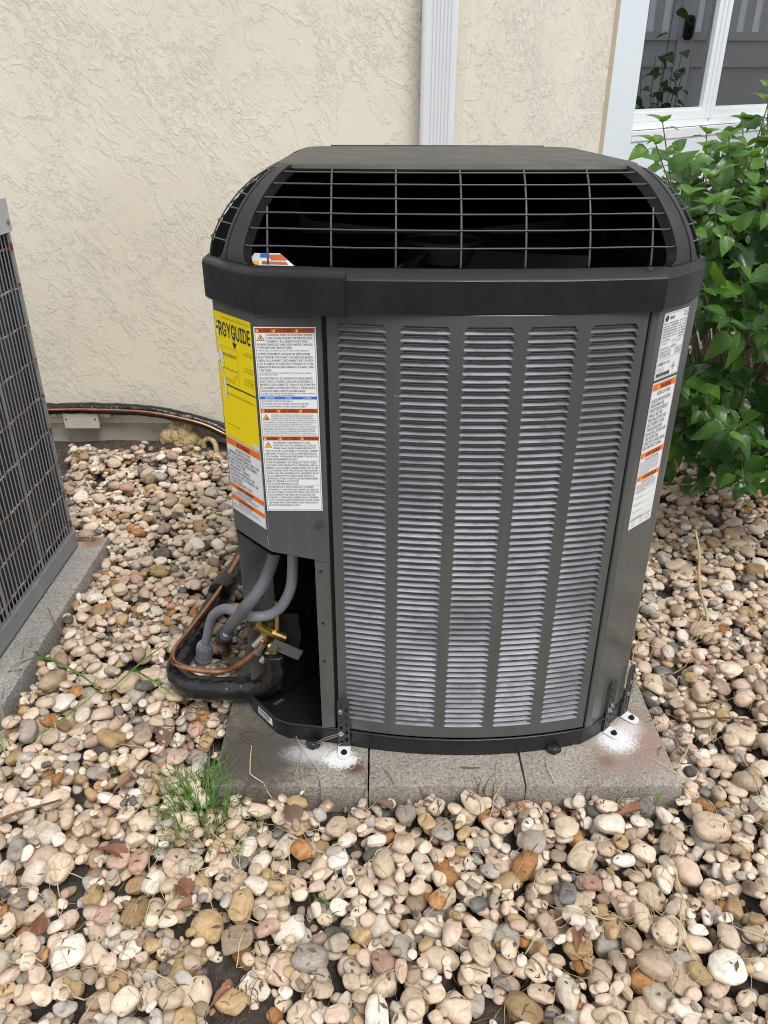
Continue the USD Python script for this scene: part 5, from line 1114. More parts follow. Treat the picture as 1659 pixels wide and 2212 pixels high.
# ------------------------------------------------------------------ refrigerant line set
ls = thing('refrigerant_lines', 'black taped insulated line with a copper pipe looping from wall to valves', 'pipe', (-0.8, 0.5, 0.0))
main = catmull([(-2.3, 2.062, 0.205), (-1.852, 2.058, 0.207), (-1.695, 2.055, 0.21), (-1.421, 2.052, 0.202), (-1.263, 2.048, 0.180), (-1.105, 2.042, 0.140), (-0.985, 2.030, 0.085), (-0.86, 1.97, 0.03), (-0.76, 1.80, 0.0), (-0.725, 1.5, -0.005), (-0.735, 1.2, 0.0), (-0.748, 0.95, 0.012), (-0.778, 0.74, 0.018), (-0.806, 0.56, 0.018), (-0.826, 0.42, 0.02), (-0.838, 0.325, 0.028), (-0.828, 0.245, 0.034), (-0.777, 0.192, 0.036), (-0.690, 0.166, 0.045), (-0.585, 0.152, 0.062), (-0.530, 0.128, 0.100), (-0.508, 0.112, 0.155), (-0.508, 0.112, 0.222)], 14)
Lm = np.concatenate([[0], np.cumsum(np.linalg.norm(np.diff(main, axis=0), axis=1))]); sm = np.linspace(0, Lm[-1], 620)
Q = np.stack([np.interp(sm, Lm, main[:, k]) for k in range(3)], 1)
nzr = np.random.default_rng(8).normal(0, 1, (620, 24))
from scipy.ndimage import gaussian_filter
nzr = gaussian_filter(nzr, (2.2, 1.0), mode=('nearest', 'wrap')); nzr /= nzr.std()
wrap = 0.035 * ((sm * 22) % 1.0 - 0.5)
ins = part(ls, 'insulation', tube(Q, np.where(sm < 1.4, 0.0285, 0.0335), 24, wob=lambda i, a: 0.035 * nzr[i] + wrap[i]), m_tape, smooth=True)
for s0 in (1.02, 1.28, 0.2):
    j = int(np.searchsorted(sm, s0)); part(ls, 'tie', tube(Q[j:j + 3] + 0.0, 0.0300, 16), m_black, smooth=35)
# bare copper line
cu = catmull([(-2.3, 2.030, 0.222), (-1.852, 2.028, 0.226), (-1.695, 2.026, 0.229), (-1.421, 2.024, 0.221), (-1.263, 2.020, 0.199), (-1.105, 2.014, 0.159), (-0.985, 2.000, 0.105), (-0.84, 1.94, 0.055), (-0.735, 1.79, 0.032), (-0.70, 1.5, 0.03), (-0.715, 1.2, 0.04), (-0.740, 0.95, 0.047), (-0.764, 0.742, 0.054), (-0.785, 0.60, 0.056), (-0.824, 0.415, 0.062), (-0.847, 0.310, 0.068), (-0.834, 0.243, 0.076), (-0.794, 0.206, 0.083), (-0.718, 0.178, 0.091), (-0.660, 0.162, 0.107), (-0.605, 0.125, 0.165), (-0.553, 0.106, 0.225), (-0.536, 0.104, 0.262)], 12)
part(ls, 'copper_pipe', tube(cu + np.stack([0 * cu[:, 0], np.where(cu[:, 1] > 1.9, -0.004, 0.0), np.where(cu[:, 1] > 1.9, -0.013, 0.008)], 1), np.where(cu[:, 1] > 1.9, 0.0066, 0.0082), 14), m_copper, smooth=True)
part(ls, 'copper_joint', tube([(-0.556, 0.1065, 0.221), (-0.537, 0.1042, 0.258)], 0.0105, 12), m_steel, smooth=35)
# tape round both pipes
for a, b in ((2.93, 3.03),):
    pass
j = np.argmin(np.linalg.norm(Q - np.array([-0.775, 0.75, 0.018]), axis=1)); seg = Q[j:j + 14] + np.array([0.004, 0, 0.018])
part(ls, 'tape_band', tube(seg, 0.040, 18), m_tape, smooth=True)
# two foil scraps
part(ls, 'foil_scrap', (np.array([(-0.525, 0.085, 0.075), (-0.497, 0.082, 0.098), (-0.503, 0.076, 0.108), (-0.530, 0.078, 0.088)]) + (0.012, -0.010, -0.012), np.array([(0, 1, 2), (0, 2, 3)])), m_steel)

# ------------------------------------------------------------------ pebbles: dropped one by one on a height map
PX0, PX1, PY0, PY1, CELL = -2.05, 2.55, -1.25, 2.55, 0.004
nx, ny = int((PX1 - PX0) / CELL), int((PY1 - PY0) / CELL)
cxs, cys = PX0 + (np.arange(nx) + 0.5) * CELL, PY0 + (np.arange(ny) + 0.5) * CELL
HX_, HY_ = np.meshgrid(cxs, cys, indexing='ij')
Hm = soil_z(HX_, HY_).astype(np.float32)
BLOCK = np.zeros(Hm.shape, bool)
for (a, b, c, d) in PADS: BLOCK |= (HX_ > a) & (HX_ < b) & (HY_ > c) & (HY_ < d)
BLOCK |= HY_ > WY - 0.005 + np.maximum(HX_ - 0.128, 0)
Hm[BLOCK] = 1.0
rp = np.random.default_rng(21)
protos = []
def pebble_shape(seed, sub):
    r = np.random.default_rng(seed)
    s = trimesh.creation.icosphere(sub, 1.0); v = np.array(s.vertices)
    p = r.uniform(2.0, 2.9); v /= (np.abs(v) ** p).sum(1, keepdims=True) ** (1 / p)
    o = r.uniform(0, 100, 3)
    v = v * (1 + 0.50 * (meshkit.fbm(v * 0.9 + o, 2, seed)[:, None] - 0.5) + 0.10 * (meshkit.fbm(v * 3.2 + o, 2, seed + 1)[:, None] - 0.5))
    for _ in range(r.integers(0, 5)):
        n = r.normal(size=3); n /= np.linalg.norm(n); c = r.uniform(0.55, 0.85); d = v @ n; over = np.maximum(d - c, 0); v = v - n * (over * 0.7)[:, None]
    v -= (v.max(0) + v.min(0)) / 2; v /= np.abs(v).max(0)
    return v, s.faces
NP = 48
wts = np.array([w for _, w in PEB]); wts /= wts.sum()
pm = np.repeat(np.arange(len(PEB)), np.maximum(np.round(wts * NP).astype(int), 1)); pm = pm[:NP] if len(pm) >= NP else np.concatenate([pm, np.zeros(NP - len(pm), int)])
stones = []      # x, y, z, a, b, c, yaw, tilt vector, proto
target_n = meshkit.fbm(np.stack([HX_ * 3, HY_ * 3, HX_ * 0], -1), 2, 6)
Htar = (-0.034 + 0.026 * (target_n - 0.5)).astype(np.float32)
Htar += (0.085 * (np.clip((HY_ - 1.5) / 0.5, 0, 1) ** 1.3) * np.clip((0.3 - HX_) / 0.5, 0, 1)).astype(np.float32)
for bx_, by_, br_, _ in BARE: Htar -= (0.045 * np.exp(-((HX_ - bx_) ** 2 + (HY_ - by_) ** 2) / (br_ * 0.95) ** 2)).astype(np.float32)
edge_soil = (HY_ > 1.88) & (HX_ < -0.2)
Htar[edge_soil] -= (0.09 * np.clip((HY_[edge_soil] - 1.88) / 0.10, 0, 1)).astype(np.float32)
def drop(x, y, a, b, c, yaw, mat):
    R = max(a, b)
    i0, i1 = int((x - R - PX0) / CELL), int((x + R - PX0) / CELL) + 1
    j0, j1 = int((y - R - PY0) / CELL), int((y + R - PY0) / CELL) + 1
    if i0 < 0 or j0 < 0 or i1 >= nx or j1 >= ny: return None
    dx, dy = cxs[i0:i1][:, None] - x, cys[j0:j1][None, :] - y
    cs, sn = math.cos(yaw), math.sin(yaw)
    r2 = ((dx * cs + dy * sn) / a) ** 2 + ((-dx * sn + dy * cs) / b) ** 2
    h = c * np.sqrt(np.clip(1 - r2, 0, None)); inside = r2 < 1
    if not inside.any(): return None
    z = (Hm[i0:i1, j0:j1] + h)[inside].max()
    return z, (i0, i1, j0, j1, h, inside)
def scatter(n, lo, hi, mu, sig, extra, xr, yr):
    for _ in range(n):
        a = float(np.clip(math.exp(rp.normal(math.log(mu), sig)), lo, hi)); b = a * rp.uniform(0.55, 0.92); c = a * rp.uniform(0.38, 0.62); yaw = rp.uniform(0, math.pi)
        x, y = rp.uniform(*xr), rp.uniform(*yr)
        best = None
        for t in range(4):
            q = drop(x + (rp.normal(0, a * 0.5) if t else 0), y + (rp.normal(0, a * 0.5) if t else 0), a, b, c, yaw, 0) if False else None
            xx, yy = x + (rp.normal(0, a * 0.5) if t else 0), y + (rp.normal(0, a * 0.5) if t else 0)
            q = drop(xx, yy, a, b, c, yaw, 0)
            if q is not None and (best is None or q[0] < best[0]): best = (q[0], xx, yy, q[1])
        if best is None: continue
        z, xx, yy, (i0, i1, j0, j1, h, ins_) = best
        ic, jc = int((xx - PX0) / CELL), int((yy - PY0) / CELL)
        if z > Htar[ic, jc] + extra + 0.35 * c or z > 0.6: continue
        z -= 0.16 * c
        sub = Hm[i0:i1, j0:j1]; gxv = np.polyfit(np.arange(sub.shape[0]) * CELL, np.clip(sub, -1, 0.05).mean(1), 1)[0] if sub.shape[0] > 2 else 0; gyv = np.polyfit(np.arange(sub.shape[1]) * CELL, np.clip(sub, -1, 0.05).mean(0), 1)[0] if sub.shape[1] > 2 else 0
        Hm[i0:i1, j0:j1] = np.where(ins_, np.maximum(sub, z + h), sub)
        stones.append((xx, yy, z, a, b, c, yaw, np.clip(gxv, -.5, .5) * .5 + rp.normal(0, .10), np.clip(gyv, -.5, .5) * .5 + rp.normal(0, .10), rp.integers(0, NP)))
vis = ((-1.75, 2.35), (-1.1, 2.45))
scatter(7500, 0.011, 0.042, 0.0220, 0.35, 0.0, *vis)
scatter(10000, 0.009, 0.038, 0.0185, 0.40, 0.010, *vis)
scatter(1300, 0.024, 0.050, 0.031, 0.20, 0.016, *vis)
scatter(13000, 0.007, 0.028, 0.0140, 0.36, 0.016, *vis)
scatter(80, 0.010, 0.030, 0.018, 0.35, 0.20, (-1.75, -1.0), (1.82, 2.02))
S = np.array(stones)
# which show largest
rel = S[:, :3] - EYE; dep = rel @ Fw; uu = (rel @ Rt) / dep; vv = (rel @ Up) / dep
inview = (np.abs(uu) < 0.505) & (np.abs(vv) < 0.672) & (dep > 0)
top_ok = np.array([Hm[int((x - PX0) / CELL), int((y - PY0) / CELL)] < z + c + 0.006 for x, y, z, a, b, c in S[:, :6]])
hid = (S[:, 1] > 0.0) & (np.abs(S[:, 0]) < 0.55)
size = S[:, 3] * np.sqrt(S[:, 4] / S[:, 3]) / dep * (inview & top_ok & ~hid)
big = set(np.argsort(-size)[:300].tolist())
lo_shapes = [pebble_shape(100 + k, 2) for k in range(NP)]; hi_shapes = [pebble_shape(100 + k, 3) for k in range(NP)]
def placed(k):
    x, y, z, a, b, c, yaw, tx, ty, p = S[k]
    R = Rotation.from_euler('z', yaw) ; n = np.array([-tx, -ty, 1.0]); n /= np.linalg.norm(n)
    ax = np.cross([0, 0, 1.0], n); s = np.linalg.norm(ax); T = Rotation.from_rotvec(ax / s * math.asin(min(s, 1))) if s > 1e-6 else Rotation.identity()
    return (T * R), np.array([x, y, z]), np.array([a, b, c]) * 1.03
for k in sorted(big):
    R, t, sc_ = placed(k); p = int(S[k, 9]); v, f = hi_shapes[p]
    part(ground, 'pebble', (R.apply(v * sc_) + t, f), PEB[pm[p]][0], smooth=True)
gi = UsdGeom.PointInstancer.Define(stage, '/World/ground/gravel'); tag(gi.GetPrim(), kind='stuff')
rel_ = gi.CreatePrototypesRel()
for p in range(NP):
    mp = usdkit.mesh(stage, f'/World/ground/gravel/stone_{p:03d}', lo_shapes[p], PEB[pm[p]][0], smooth=True); rel_.AddTarget(mp.GetPath())
rest_ = [k for k in range(len(S)) if k not in big]
pos, ori, scl, pid = [], [], [], []
for k in rest_:
    R, t, sc_ = placed(k); q = R.as_quat(); pos.append(t); ori.append(Gf.Quath(float(q[3]), float(q[0]), float(q[1]), float(q[2]))); scl.append(sc_); pid.append(int(S[k, 9]))
gi.CreatePositionsAttr(Vt.Vec3fArray.FromNumpy(np.array(pos, np.float32))); gi.CreateScalesAttr(Vt.Vec3fArray.FromNumpy(np.array(scl, np.float32)))
gi.CreateOrientationsAttr(Vt.QuathArray(ori)); gi.CreateProtoIndicesAttr(Vt.IntArray(pid))
Hs = np.where(BLOCK, 0.0, Hm)
def top(x, y):
    i, j = np.clip(((np.asarray(x) - PX0) / CELL).astype(int), 0, nx - 1), np.clip(((np.asarray(y) - PY0) / CELL).astype(int), 0, ny - 1)
    return Hs[i, j]

# ------------------------------------------------------------------ dry grass, debris, green grass
rg_ = np.random.default_rng(33)
def strand(x, y, yaw, L, r, lift, curl, n=14):
    s = np.linspace(0, L, n); yw = yaw + np.cumsum(np.full(n, curl / n)) + np.cumsum(rg_.normal(0, 0.10, n))
    px_, py_ = x + np.cumsum(np.cos(yw)) * L / n, y + np.cumsum(np.sin(yw)) * L / n
    h = top(px_, py_); hh = np.maximum.accumulate(h) * 0.3 + 0.7 * np.convolve(np.pad(h, 2, 'edge'), np.ones(5) / 5, 'valid')
    z = np.maximum(hh, h - 0.004) + 0.004 + lift * np.sin(np.linspace(0, np.pi, n)) 
    return tube(np.stack([px_, py_, z], 1), r * np.linspace(1.0, 0.35, n), 4, caps=False)
def ribbon(x, y, yaw, L, w, lift, n=16):
    kink = rg_.integers(4, 12); yy = yaw + np.where(np.arange(n) > kink, rg_.normal(0, 0.9), 0) + np.cumsum(rg_.normal(0, 0.05, n))
    px_, py_ = x + np.cumsum(np.cos(yy)) * L / n, y + np.cumsum(np.sin(yy)) * L / n
    h = top(px_, py_); z = np.maximum(np.convolve(np.pad(h, 3, 'edge'), np.ones(7) / 7, 'valid'), h - 0.003) + 0.004 + lift * np.sin(np.linspace(0, np.pi, n))
    P = np.stack([px_, py_, z], 1); sd = np.stack([-np.sin(yy), np.cos(yy), rg_.normal(0, 0.5) + 0 * yy], 1); ww = (w * np.sin(np.linspace(0.5, np.pi, n)) ** 0.6)[:, None]
    k = np.arange(n - 1)
    return np.vstack([P - sd * ww, P + (0, 0, -0.3) * ww, P + sd * ww]), np.vstack([np.stack([k, n + k, n + k + 1, k + 1], 1), np.stack([n + k, 2 * n + k, 2 * n + k + 1, n + k + 1], 1)])
dry = []
for (cx, cy, sx, sy, n) in ((0.74, 0.25, 0.11, 0.30, 110), (0.62, -0.20, 0.22, 0.12, 45), (0.40, -0.62, 0.20, 0.14, 100), (0.15, -0.55, 0.18, 0.15, 40), (-0.80, -0.62, 0.16, 0.12, 95), (-0.45, -0.45, 0.20, 0.16, 55), (-0.85, -0.10, 0.20, 0.20, 45), (-0.2, -0.28, 0.30, 0.05, 40), (0.95, 0.55, 0.2, 0.3, 40)):
    for _ in range(n):
        if rg_.uniform() < 0.25: dry.append(ribbon(rg_.normal(cx, sx), rg_.normal(cy, sy), rg_.uniform(0, 2 * np.pi), rg_.uniform(0.08, 0.26), rg_.uniform(0.0007, 0.0019), rg_.uniform(0, 0.010)))
        elif rg_.uniform() < 0.62: dry.append(strand(rg_.normal(cx, sx), rg_.normal(cy, sy), rg_.uniform(0, 2 * np.pi), rg_.uniform(0.05, 0.24), rg_.uniform(0.0005, 0.0014), rg_.uniform(0, 0.014), rg_.normal(0, 1.0)))
def level(m): return np.ptp(tri(m)[0][:, 2]) < 0.055
dry = [m for m in dry if level(m)]
one('dry_grass', join(dry), m_straw, 'dry straw coloured grass strands strewn over the pebbles', 'dry grass', smooth=True, kind='stuff')
deb = []
for (cx, cy, sx, sy, n) in ((-0.70, 0.05, 0.06, 0.20, 130), (-0.70, 0.42, 0.05, 0.16, 160), (-0.1, -0.185, 0.38, 0.012, 130), (-1.28, 0.05, 0.06, 0.18, 60), (0.60, 0.1, 0.03, 0.25, 60), (-0.3, -0.5, 0.5, 0.15, 35), (1.2, 1.7, 0.25, 0.2, 120), (-1.3, 1.95, 0.25, 0.08, 260), (-0.47, -0.70, 0.10, 0.08, 60), (0.02, -0.70, 0.08, 0.06, 40), (-0.80, -0.02, 0.12, 0.10, 60)):
    for _ in range(n):
        deb.append(strand(rg_.normal(cx, sx), rg_.normal(cy, sy), rg_.uniform(0, 2 * np.pi), rg_.uniform(0.015, 0.08), rg_.uniform(0.0006, 0.0018), rg_.uniform(0, 0.006), rg_.normal(0, 0.8), 6))
for _ in range(1500):
    fx, fy = rg_.uniform(-1.3, 1.5), rg_.uniform(-0.95, 1.7)
    if rg_.uniform() < 0.5: fx, fy = rg_.uniform(-1.1, 0.8), rg_.uniform(-0.95, -0.16)
    if -0.66 < fx < 0.57 and -0.158 < fy < 1.06: continue
    a = rg_.uniform(0, 6.28); L_, w_ = rg_.uniform(0.004, 0.014), rg_.uniform(0.0015, 0.005); z_ = float(top(fx, fy)) + 0.002; t_ = rg_.normal(0, 0.5, 2)
    e1, e2 = np.array([math.cos(a), math.sin(a), t_[0]]) * L_, np.array([-math.sin(a), math.cos(a), t_[1]]) * w_; c_ = np.array([fx, fy, z_])
    deb.append((np.array([c_ - e1, c_ - e2 * 0.8, c_ + e1 * 0.9, c_ + e2 + (0, 0, 0.002)]), np.array([(0, 1, 2), (0, 2, 3)])))
deb = [m for m in deb if level(m)]
one('twig_debris', join(deb), m_debris, 'fine dark brown twig and leaf litter between pebbles and pad edges', 'leaf litter', smooth=True, kind='stuff')

def blade(x, y, z, yaw, L, w, bend, n=7):
    s = np.linspace(0, 1, n); th = bend * s ** 1.3
    hor = np.cumsum(np.sin(th)) * L / n; ver = np.cumsum(np.cos(th)) * L / n
    P = np.stack([x + hor * math.cos(yaw), y + hor * math.sin(yaw), z + ver], 1)
    side = np.array([-math.sin(yaw), math.cos(yaw), 0]) ; ww = w * (1 - s ** 2.2) + 0.0002
    V = np.vstack([P - side * ww[:, None], P + np.array([0, 0, -0.15]) * ww[:, None], P + side * ww[:, None]])
    k = np.arange(n - 1)
    return V, np.vstack([np.stack([k, n + k, n + k + 1, k + 1], 1), np.stack([n + k, 2 * n + k, 2 * n + k + 1, n + k + 1], 1)])
def tuft(name, label, x, y, r, n, L, w, bend=(0.3, 1.5), kind='stuff', squash=1.0):
    ms = []
    for _ in range(n):
        a = rg_.uniform(0, 2 * np.pi); rr = r * math.sqrt(rg_.uniform()); bxx, byy = x + rr * math.cos(a), y + rr * math.sin(a) * squash
        ms.append(blade(bxx, byy, float(soil_z(bxx, byy)) + 0.02, a + rg_.normal(0, 0.8), rg_.uniform(*L), rg_.uniform(*w), rg_.uniform(*bend)))
    return one(name, join(ms), m_grass, label, 'grass', smooth=True, kind=kind)
tuft('grass_tuft', 'big green grass tuft at the left front corner of the pad', -0.672, -0.185, 0.080, 190, (0.06, 0.15), (0.0010, 0.0022), (0.5, 2.1))
tuft('grass_tuft', 'thin green grass in front of the big tuft left of the pad', -0.650, -0.275, 0.11, 80, (0.06, 0.14), (0.0010, 0.0022), (0.6, 1.9))
tuft('grass_tuft', 'sparse green blades between pebbles left of the pad front centre', -0.515, -0.320, 0.07, 34, (0.04, 0.10), (0.0008, 0.0018), (0.5, 1.8))
tuft('grass_tuft', 'small green sprout near the white boulder pebble in the foreground', -0.345, -0.475, 0.035, 14, (0.03, 0.07), (0.0010, 0.0020), (0.6, 1.5))
tuft('grass_tuft', 'single pale green shoot in front of the pad right corner', 0.476, -0.205, 0.008, 5, (0.06, 0.11), (0.0018, 0.0030), (0.2, 0.9))
tuft('grass_tuft', 'little green moss like tuft among pebbles between the two units', -0.94, -0.02, 0.05, 30, (0.02, 0.05), (0.0008, 0.0016), (0.4, 1.4))
wd = thing('weed', 'long bladed green weed leaning over the pebbles at the left edge', 'weed', (-1.31, 0.16, -0.05))
for pts, w_ in (([(-1.395, 0.30, -0.02), (-1.25, 0.27, 0.075), (-1.12, 0.22, 0.06), (-1.03, 0.18, 0.01)], 0.007), ([(-1.03, 0.18, 0.01), (-0.95, 0.30, 0.035), (-0.88, 0.40, 0.045)], 0.005), ([(-1.36, 0.20, -0.03), (-1.34, 0.10, 0.14), (-1.27, 0.02, 0.16), (-1.18, -0.12, 0.02)], 0.009), ([(-1.38, 0.22, -0.02), (-1.37, 0.24, 0.12), (-1.36, 0.26, 0.22)], 0.006), ([(-1.05, 0.20, 0.01), (-1.12, 0.05, 0.02), (-1.22, -0.06, 0.01)], 0.0035), ([(-0.97, 0.27, 0.03), (-0.90, 0.22, 0.03), (-0.82, 0.18, 0.0)], 0.0055)):
    w_ = w_ * 0.72; P = catmull(pts, 8); n = len(P); T = np.gradient(P, axis=0); sd = np.cross(T, [0, 0, 1.0]); sd /= np.linalg.norm(sd, axis=1, keepdims=True); ww = w_ * np.sin(np.linspace(0.35, np.pi, n)) ** 0.7
    V = np.vstack([P - sd * ww[:, None] + (0, 0, 0.15) * ww[:, None], P, P + sd * ww[:, None] + (0, 0, 0.15) * ww[:, None]]); k = np.arange(n - 1)
    part(wd, 'blade', (V, np.vstack([np.stack([k, n + k, n + k + 1, k + 1], 1), np.stack([n + k, 2 * n + k, 2 * n + k + 1, n + k + 1], 1)])), m_grass, smooth=True)

# ------------------------------------------------------------------ leaves
def leaf_mesh(L, W, fold=0.25, curl=0.3, droop=0.3, seed=0, serr=0.06):
    r = np.random.default_rng(seed); n, m = 13, 7
    t = np.linspace(0, 1, n); u = np.linspace(-1, 1, m)
    wid = (np.sin(np.pi * np.clip(t, 0, 1) ** 0.62)) ** 0.85 * (1 - 0.25 * t); wid[0] = 0.04; wid[-1] = 0.0
    sr = 1 + serr * (np.arange(n) % 2 * 2 - 1); sr[0] = sr[-1] = 1
    tt, uu_ = np.meshgrid(t, u, indexing='ij')
    ed = np.where(np.abs(uu_) > 0.95, sr[:, None], 1.0)
    x = uu_ * wid[:, None] * W * ed; y = tt * L; z = np.abs(uu_) * fold * wid[:, None] * W - droop * L * tt ** 2 + 0.012 * L * np.sin(tt * 9 + uu_ * 3 + r.uniform(0, 6)) * (1 + curl)
    V = np.stack([x, y, z], -1).reshape(-1, 3); i = np.arange(n * m).reshape(n, m)
    F = np.stack([i[:-1, :-1], i[:-1, 1:], i[1:, 1:], i[1:, :-1]], -1).reshape(-1, 4)
    uv = np.stack([uu_ * 0.5 + 0.5, tt], -1).reshape(-1, 2)
    return V, F, uv
def frame_to(yv, up):
    yv = yv / np.linalg.norm(yv); x = np.cross(yv, up); x /= np.linalg.norm(x) + 1e-9; z = np.cross(x, yv); return np.stack([x, yv, z], 1)

# hibiscus shrub
shrub = thing('hibiscus_shrub', 'large green broad leaved shrub growing beside the new condenser', 'shrub', (1.42, 1.85, -0.06))
rh = np.random.default_rng(17)
root = np.array([1.42, 1.85, -0.08])
leaves, stemgeo = [], []
def inside_canopy(p): return True
ends = []
for k in range(112):
    # targets spread over the canopy seen from the front
    a = rh.uniform(0, 1); 
    y = rh.uniform(0.72, 2.15); 
    xl = 0.70 + 0.42 * max(y - 0.8, 0) + (0.10 if y < 0.9 else 0)
    x = rh.uniform(xl, xl + 0.85)
    zmax = 1.30 + 0.12 * math.sin(x * 7) + 0.10 * rh.uniform(-1, 1); zmin = 0.10 + max(0, (1.4 - y)) * 0.42
    z = rh.uniform(zmin, zmax) if rh.uniform() < 0.8 else zmax
    ends.append(np.array([x, y, z]))
ends += [np.array(p) for p in ((0.66, 1.15, 1.44), (0.72, 1.30, 1.50), (0.93, 1.25, 1.46), (0.86, 1.15, 1.34), (1.06, 1.3, 1.56), (1.12, 1.45, 1.60), (0.98, 1.0, 1.30), (0.72, 0.95, 1.20), (0.78, 0.85, 1.05), (0.76, 0.90, 0.75), (0.82, 1.05, 0.50), (0.90, 1.25, 0.28), (0.98, 1.5, 0.12), (1.05, 1.62, 0.06), (1.12, 1.4, 0.22), (0.95, 1.1, 0.45), (1.0, 1.0, 0.70), (0.80, 1.25, 1.38), (0.90, 1.35, 1.42), (1.0, 1.2, 1.40), (1.1, 1.3, 1.45), (0.75, 1.05, 1.30), (0.88, 1.0, 1.22), (1.02, 1.1, 1.28), (0.95, 1.5, 1.46), (1.15, 1.2, 1.36), (0.82, 1.4, 1.32), (1.05, 1.45, 1.50), (0.7, 1.2, 1.22))]
for k, e in enumerate(ends):
    mid = root * 0.45 + e * 0.55 + np.array([rh.normal(0, 0.08), rh.normal(0, 0.08), 0.10 + rh.normal(0, 0.08)])
    if e[2] < 0.5: mid[2] = max(mid[2], 0.45)
    P = catmull([root + rh.normal(0, 0.025, 3) * (1, 1, 0), root * 0.75 + mid * 0.25 + (0, 0, 0.08), mid, e], 8)
    rad = np.linspace(rh.uniform(0.006, 0.011), 0.0018, len(P))
    stemgeo.append(tube(P, rad, 7))
    Ls = np.concatenate([[0], np.cumsum(np.linalg.norm(np.diff(P, axis=0), axis=1))])
    s0 = Ls[-1] - rh.uniform(0.28, 0.50); s = max(s0, 0.15 * Ls[-1]); ph = rh.uniform(0, 6.28)
    while s <= Ls[-1]:
        c = np.array([np.interp(s, Ls, P[:, q]) for q in range(3)]); i = min(np.searchsorted(Ls, s), len(P) - 1); T = P[i] - P[i - 1]; T /= np.linalg.norm(T)
        ph += 2.4; side = np.cross(T, [0, 0, 1.0]); side /= np.linalg.norm(side) + 1e-9; up2 = np.cross(side, T)
        out = side * math.cos(ph) + up2 * math.sin(ph); tipf = (s - s0) / (Ls[-1] - s0 + 1e-6)
        dirn = out * 0.8 + T * 0.45 + np.array([0, 0, 0.15 - 0.75 * rh.uniform()]); dirn /= np.linalg.norm(dirn)
        pet = c + dirn * rh.uniform(0.015, 0.04); L = rh.uniform(0.055, 0.118) * (1.0 - 0.45 * max(tipf - 0.75, 0) / 0.25)
        upv = np.array([rh.normal(0, 0.35), rh.normal(-0.35, 0.35), 1.0])
        leaves.append((pet, dirn + np.array([0, 0, -0.25]), upv, L, L * rh.uniform(0.33, 0.46), c, tipf, e[2]))
        s += rh.uniform(0.022, 0.040)
    # tip whorl
    for q in range(3):
        a = q * 2.1 + ph; dirn = np.array([math.cos(a) * 0.7, math.sin(a) * 0.7, 0.55 if e[2] > 1.1 else -0.1]); leaves.append((e, dirn, np.array([rh.normal(0, .3), -0.3, 1.0]), rh.uniform(0.035, 0.075), 0.02, e, 1.0, e[2]))
for g in stemgeo[:60]: part(shrub, 'stem', g, m_bark, smooth=True)
part(shrub, 'inner_stems', join(stemgeo[60:]), m_bark, smooth=True, kind='stuff')
for pts, r in (([(1.55, 1.65, 0.62), (1.30, 1.2, 0.72), (1.12, 0.95, 0.66)], 0.006), ([(1.30, 1.5, 0.62), (1.13, 1.15, 0.70), (1.10, 1.12, 0.45), (0.98, 1.1, 0.22)], 0.006), ([(1.35, 1.5, 0.5), (1.28, 1.25, 0.72), (1.27, 1.2, 0.88)], 0.016)):
    part(shrub, 'broken_branch', tube(catmull(pts, 6), r, 8), m_bark, smooth=True)
pets = [tube([l[5], (l[5] + l[0]) / 2 + (0, 0, 0.003), l[0]], 0.0011, 4, caps=False) for l in leaves]
part(shrub, 'leaf_stalks', join(pets), m_greenstem, smooth=True, kind='stuff')
LM, sizes = [], []
for k, (p, dn, upv, L, W, c, tf, ez) in enumerate(leaves):
    V, F, uv = leaf_mesh(L, W, rh.uniform(0.1, 0.5), 0.3, rh.uniform(0.05, 0.45), k)
    V = V @ frame_to(dn, upv).T + p
    young = (tf > 0.8 and ez > 1.05) or rh.uniform() < 0.10
    mi = 2 if young else int(rh.uniform() < 0.60)
    LM.append((V, F, uv, mi)); rel = p - EYE; dpt = rel @ Fw
    sizes.append(L / dpt * (abs((rel @ Rt) / dpt) < 0.52 and abs((rel @ Up) / dpt) < 0.69) * (1.6 if p[1] < 1.35 else 1))
order = np.argsort(-np.array(sizes)); bigl = set(order[:300].tolist())
for k in sorted(bigl): part(shrub, 'leaf', LM[k][:2], m_leaf[LM[k][3]], smooth=True, uv=LM[k][2])
for mi in range(3):
    ks = [k for k in range(len(LM)) if k not in bigl and LM[k][3] == mi]
    if ks:
        V, F = join([(LM[k][0], np.asarray(LM[k][1])[:, [0, 1, 2, 3]] if False else tri((LM[k][0], LM[k][1]))[1]) for k in ks]); uv = np.vstack([LM[k][2] for k in ks])
        part(shrub, 'foliage', (V, F), m_leaf[mi], smooth=True, uv=uv, kind='stuff')

far = thing('hibiscus_shrub', 'second green shrub farther along the wall, seen mirrored in the window', 'shrub', (2.45, 3.75, -0.09))
r2 = np.random.default_rng(41); r0 = np.array([2.45, 3.75, -0.1]); fl_, fs_ = [], []
for k in range(22):
    e = np.array([r2.uniform(2.15, 2.75), r2.uniform(3.50, 3.98), r2.uniform(1.25, 1.95)]) if k else np.array([2.20, 3.70, 2.22])
    P = catmull([r0 + r2.normal(0, 0.02, 3), r0 * 0.6 + e * 0.4 + (0, 0, 0.12), e], 10); fs_.append(tube(P, np.linspace(0.008, 0.002, len(P)), 7))
    for q in range(6, len(P), 1):
        a = q * 2.4 + k; dn = np.array([math.cos(a), math.sin(a), 0.1 - 0.6 * r2.uniform()]); L = r2.uniform(0.07, 0.12)
        V, F, uv = leaf_mesh(L, L * 0.4, 0.3, 0.3, 0.3, 900 + k * 40 + q); fl_.append((V @ frame_to(dn, np.array([r2.normal(0, .3), -0.3, 1.0])).T + P[q] + dn * 0.02, tri((V, F))[1], uv))
for g in fs_: part(far, 'stem', g, m_bark, smooth=True)
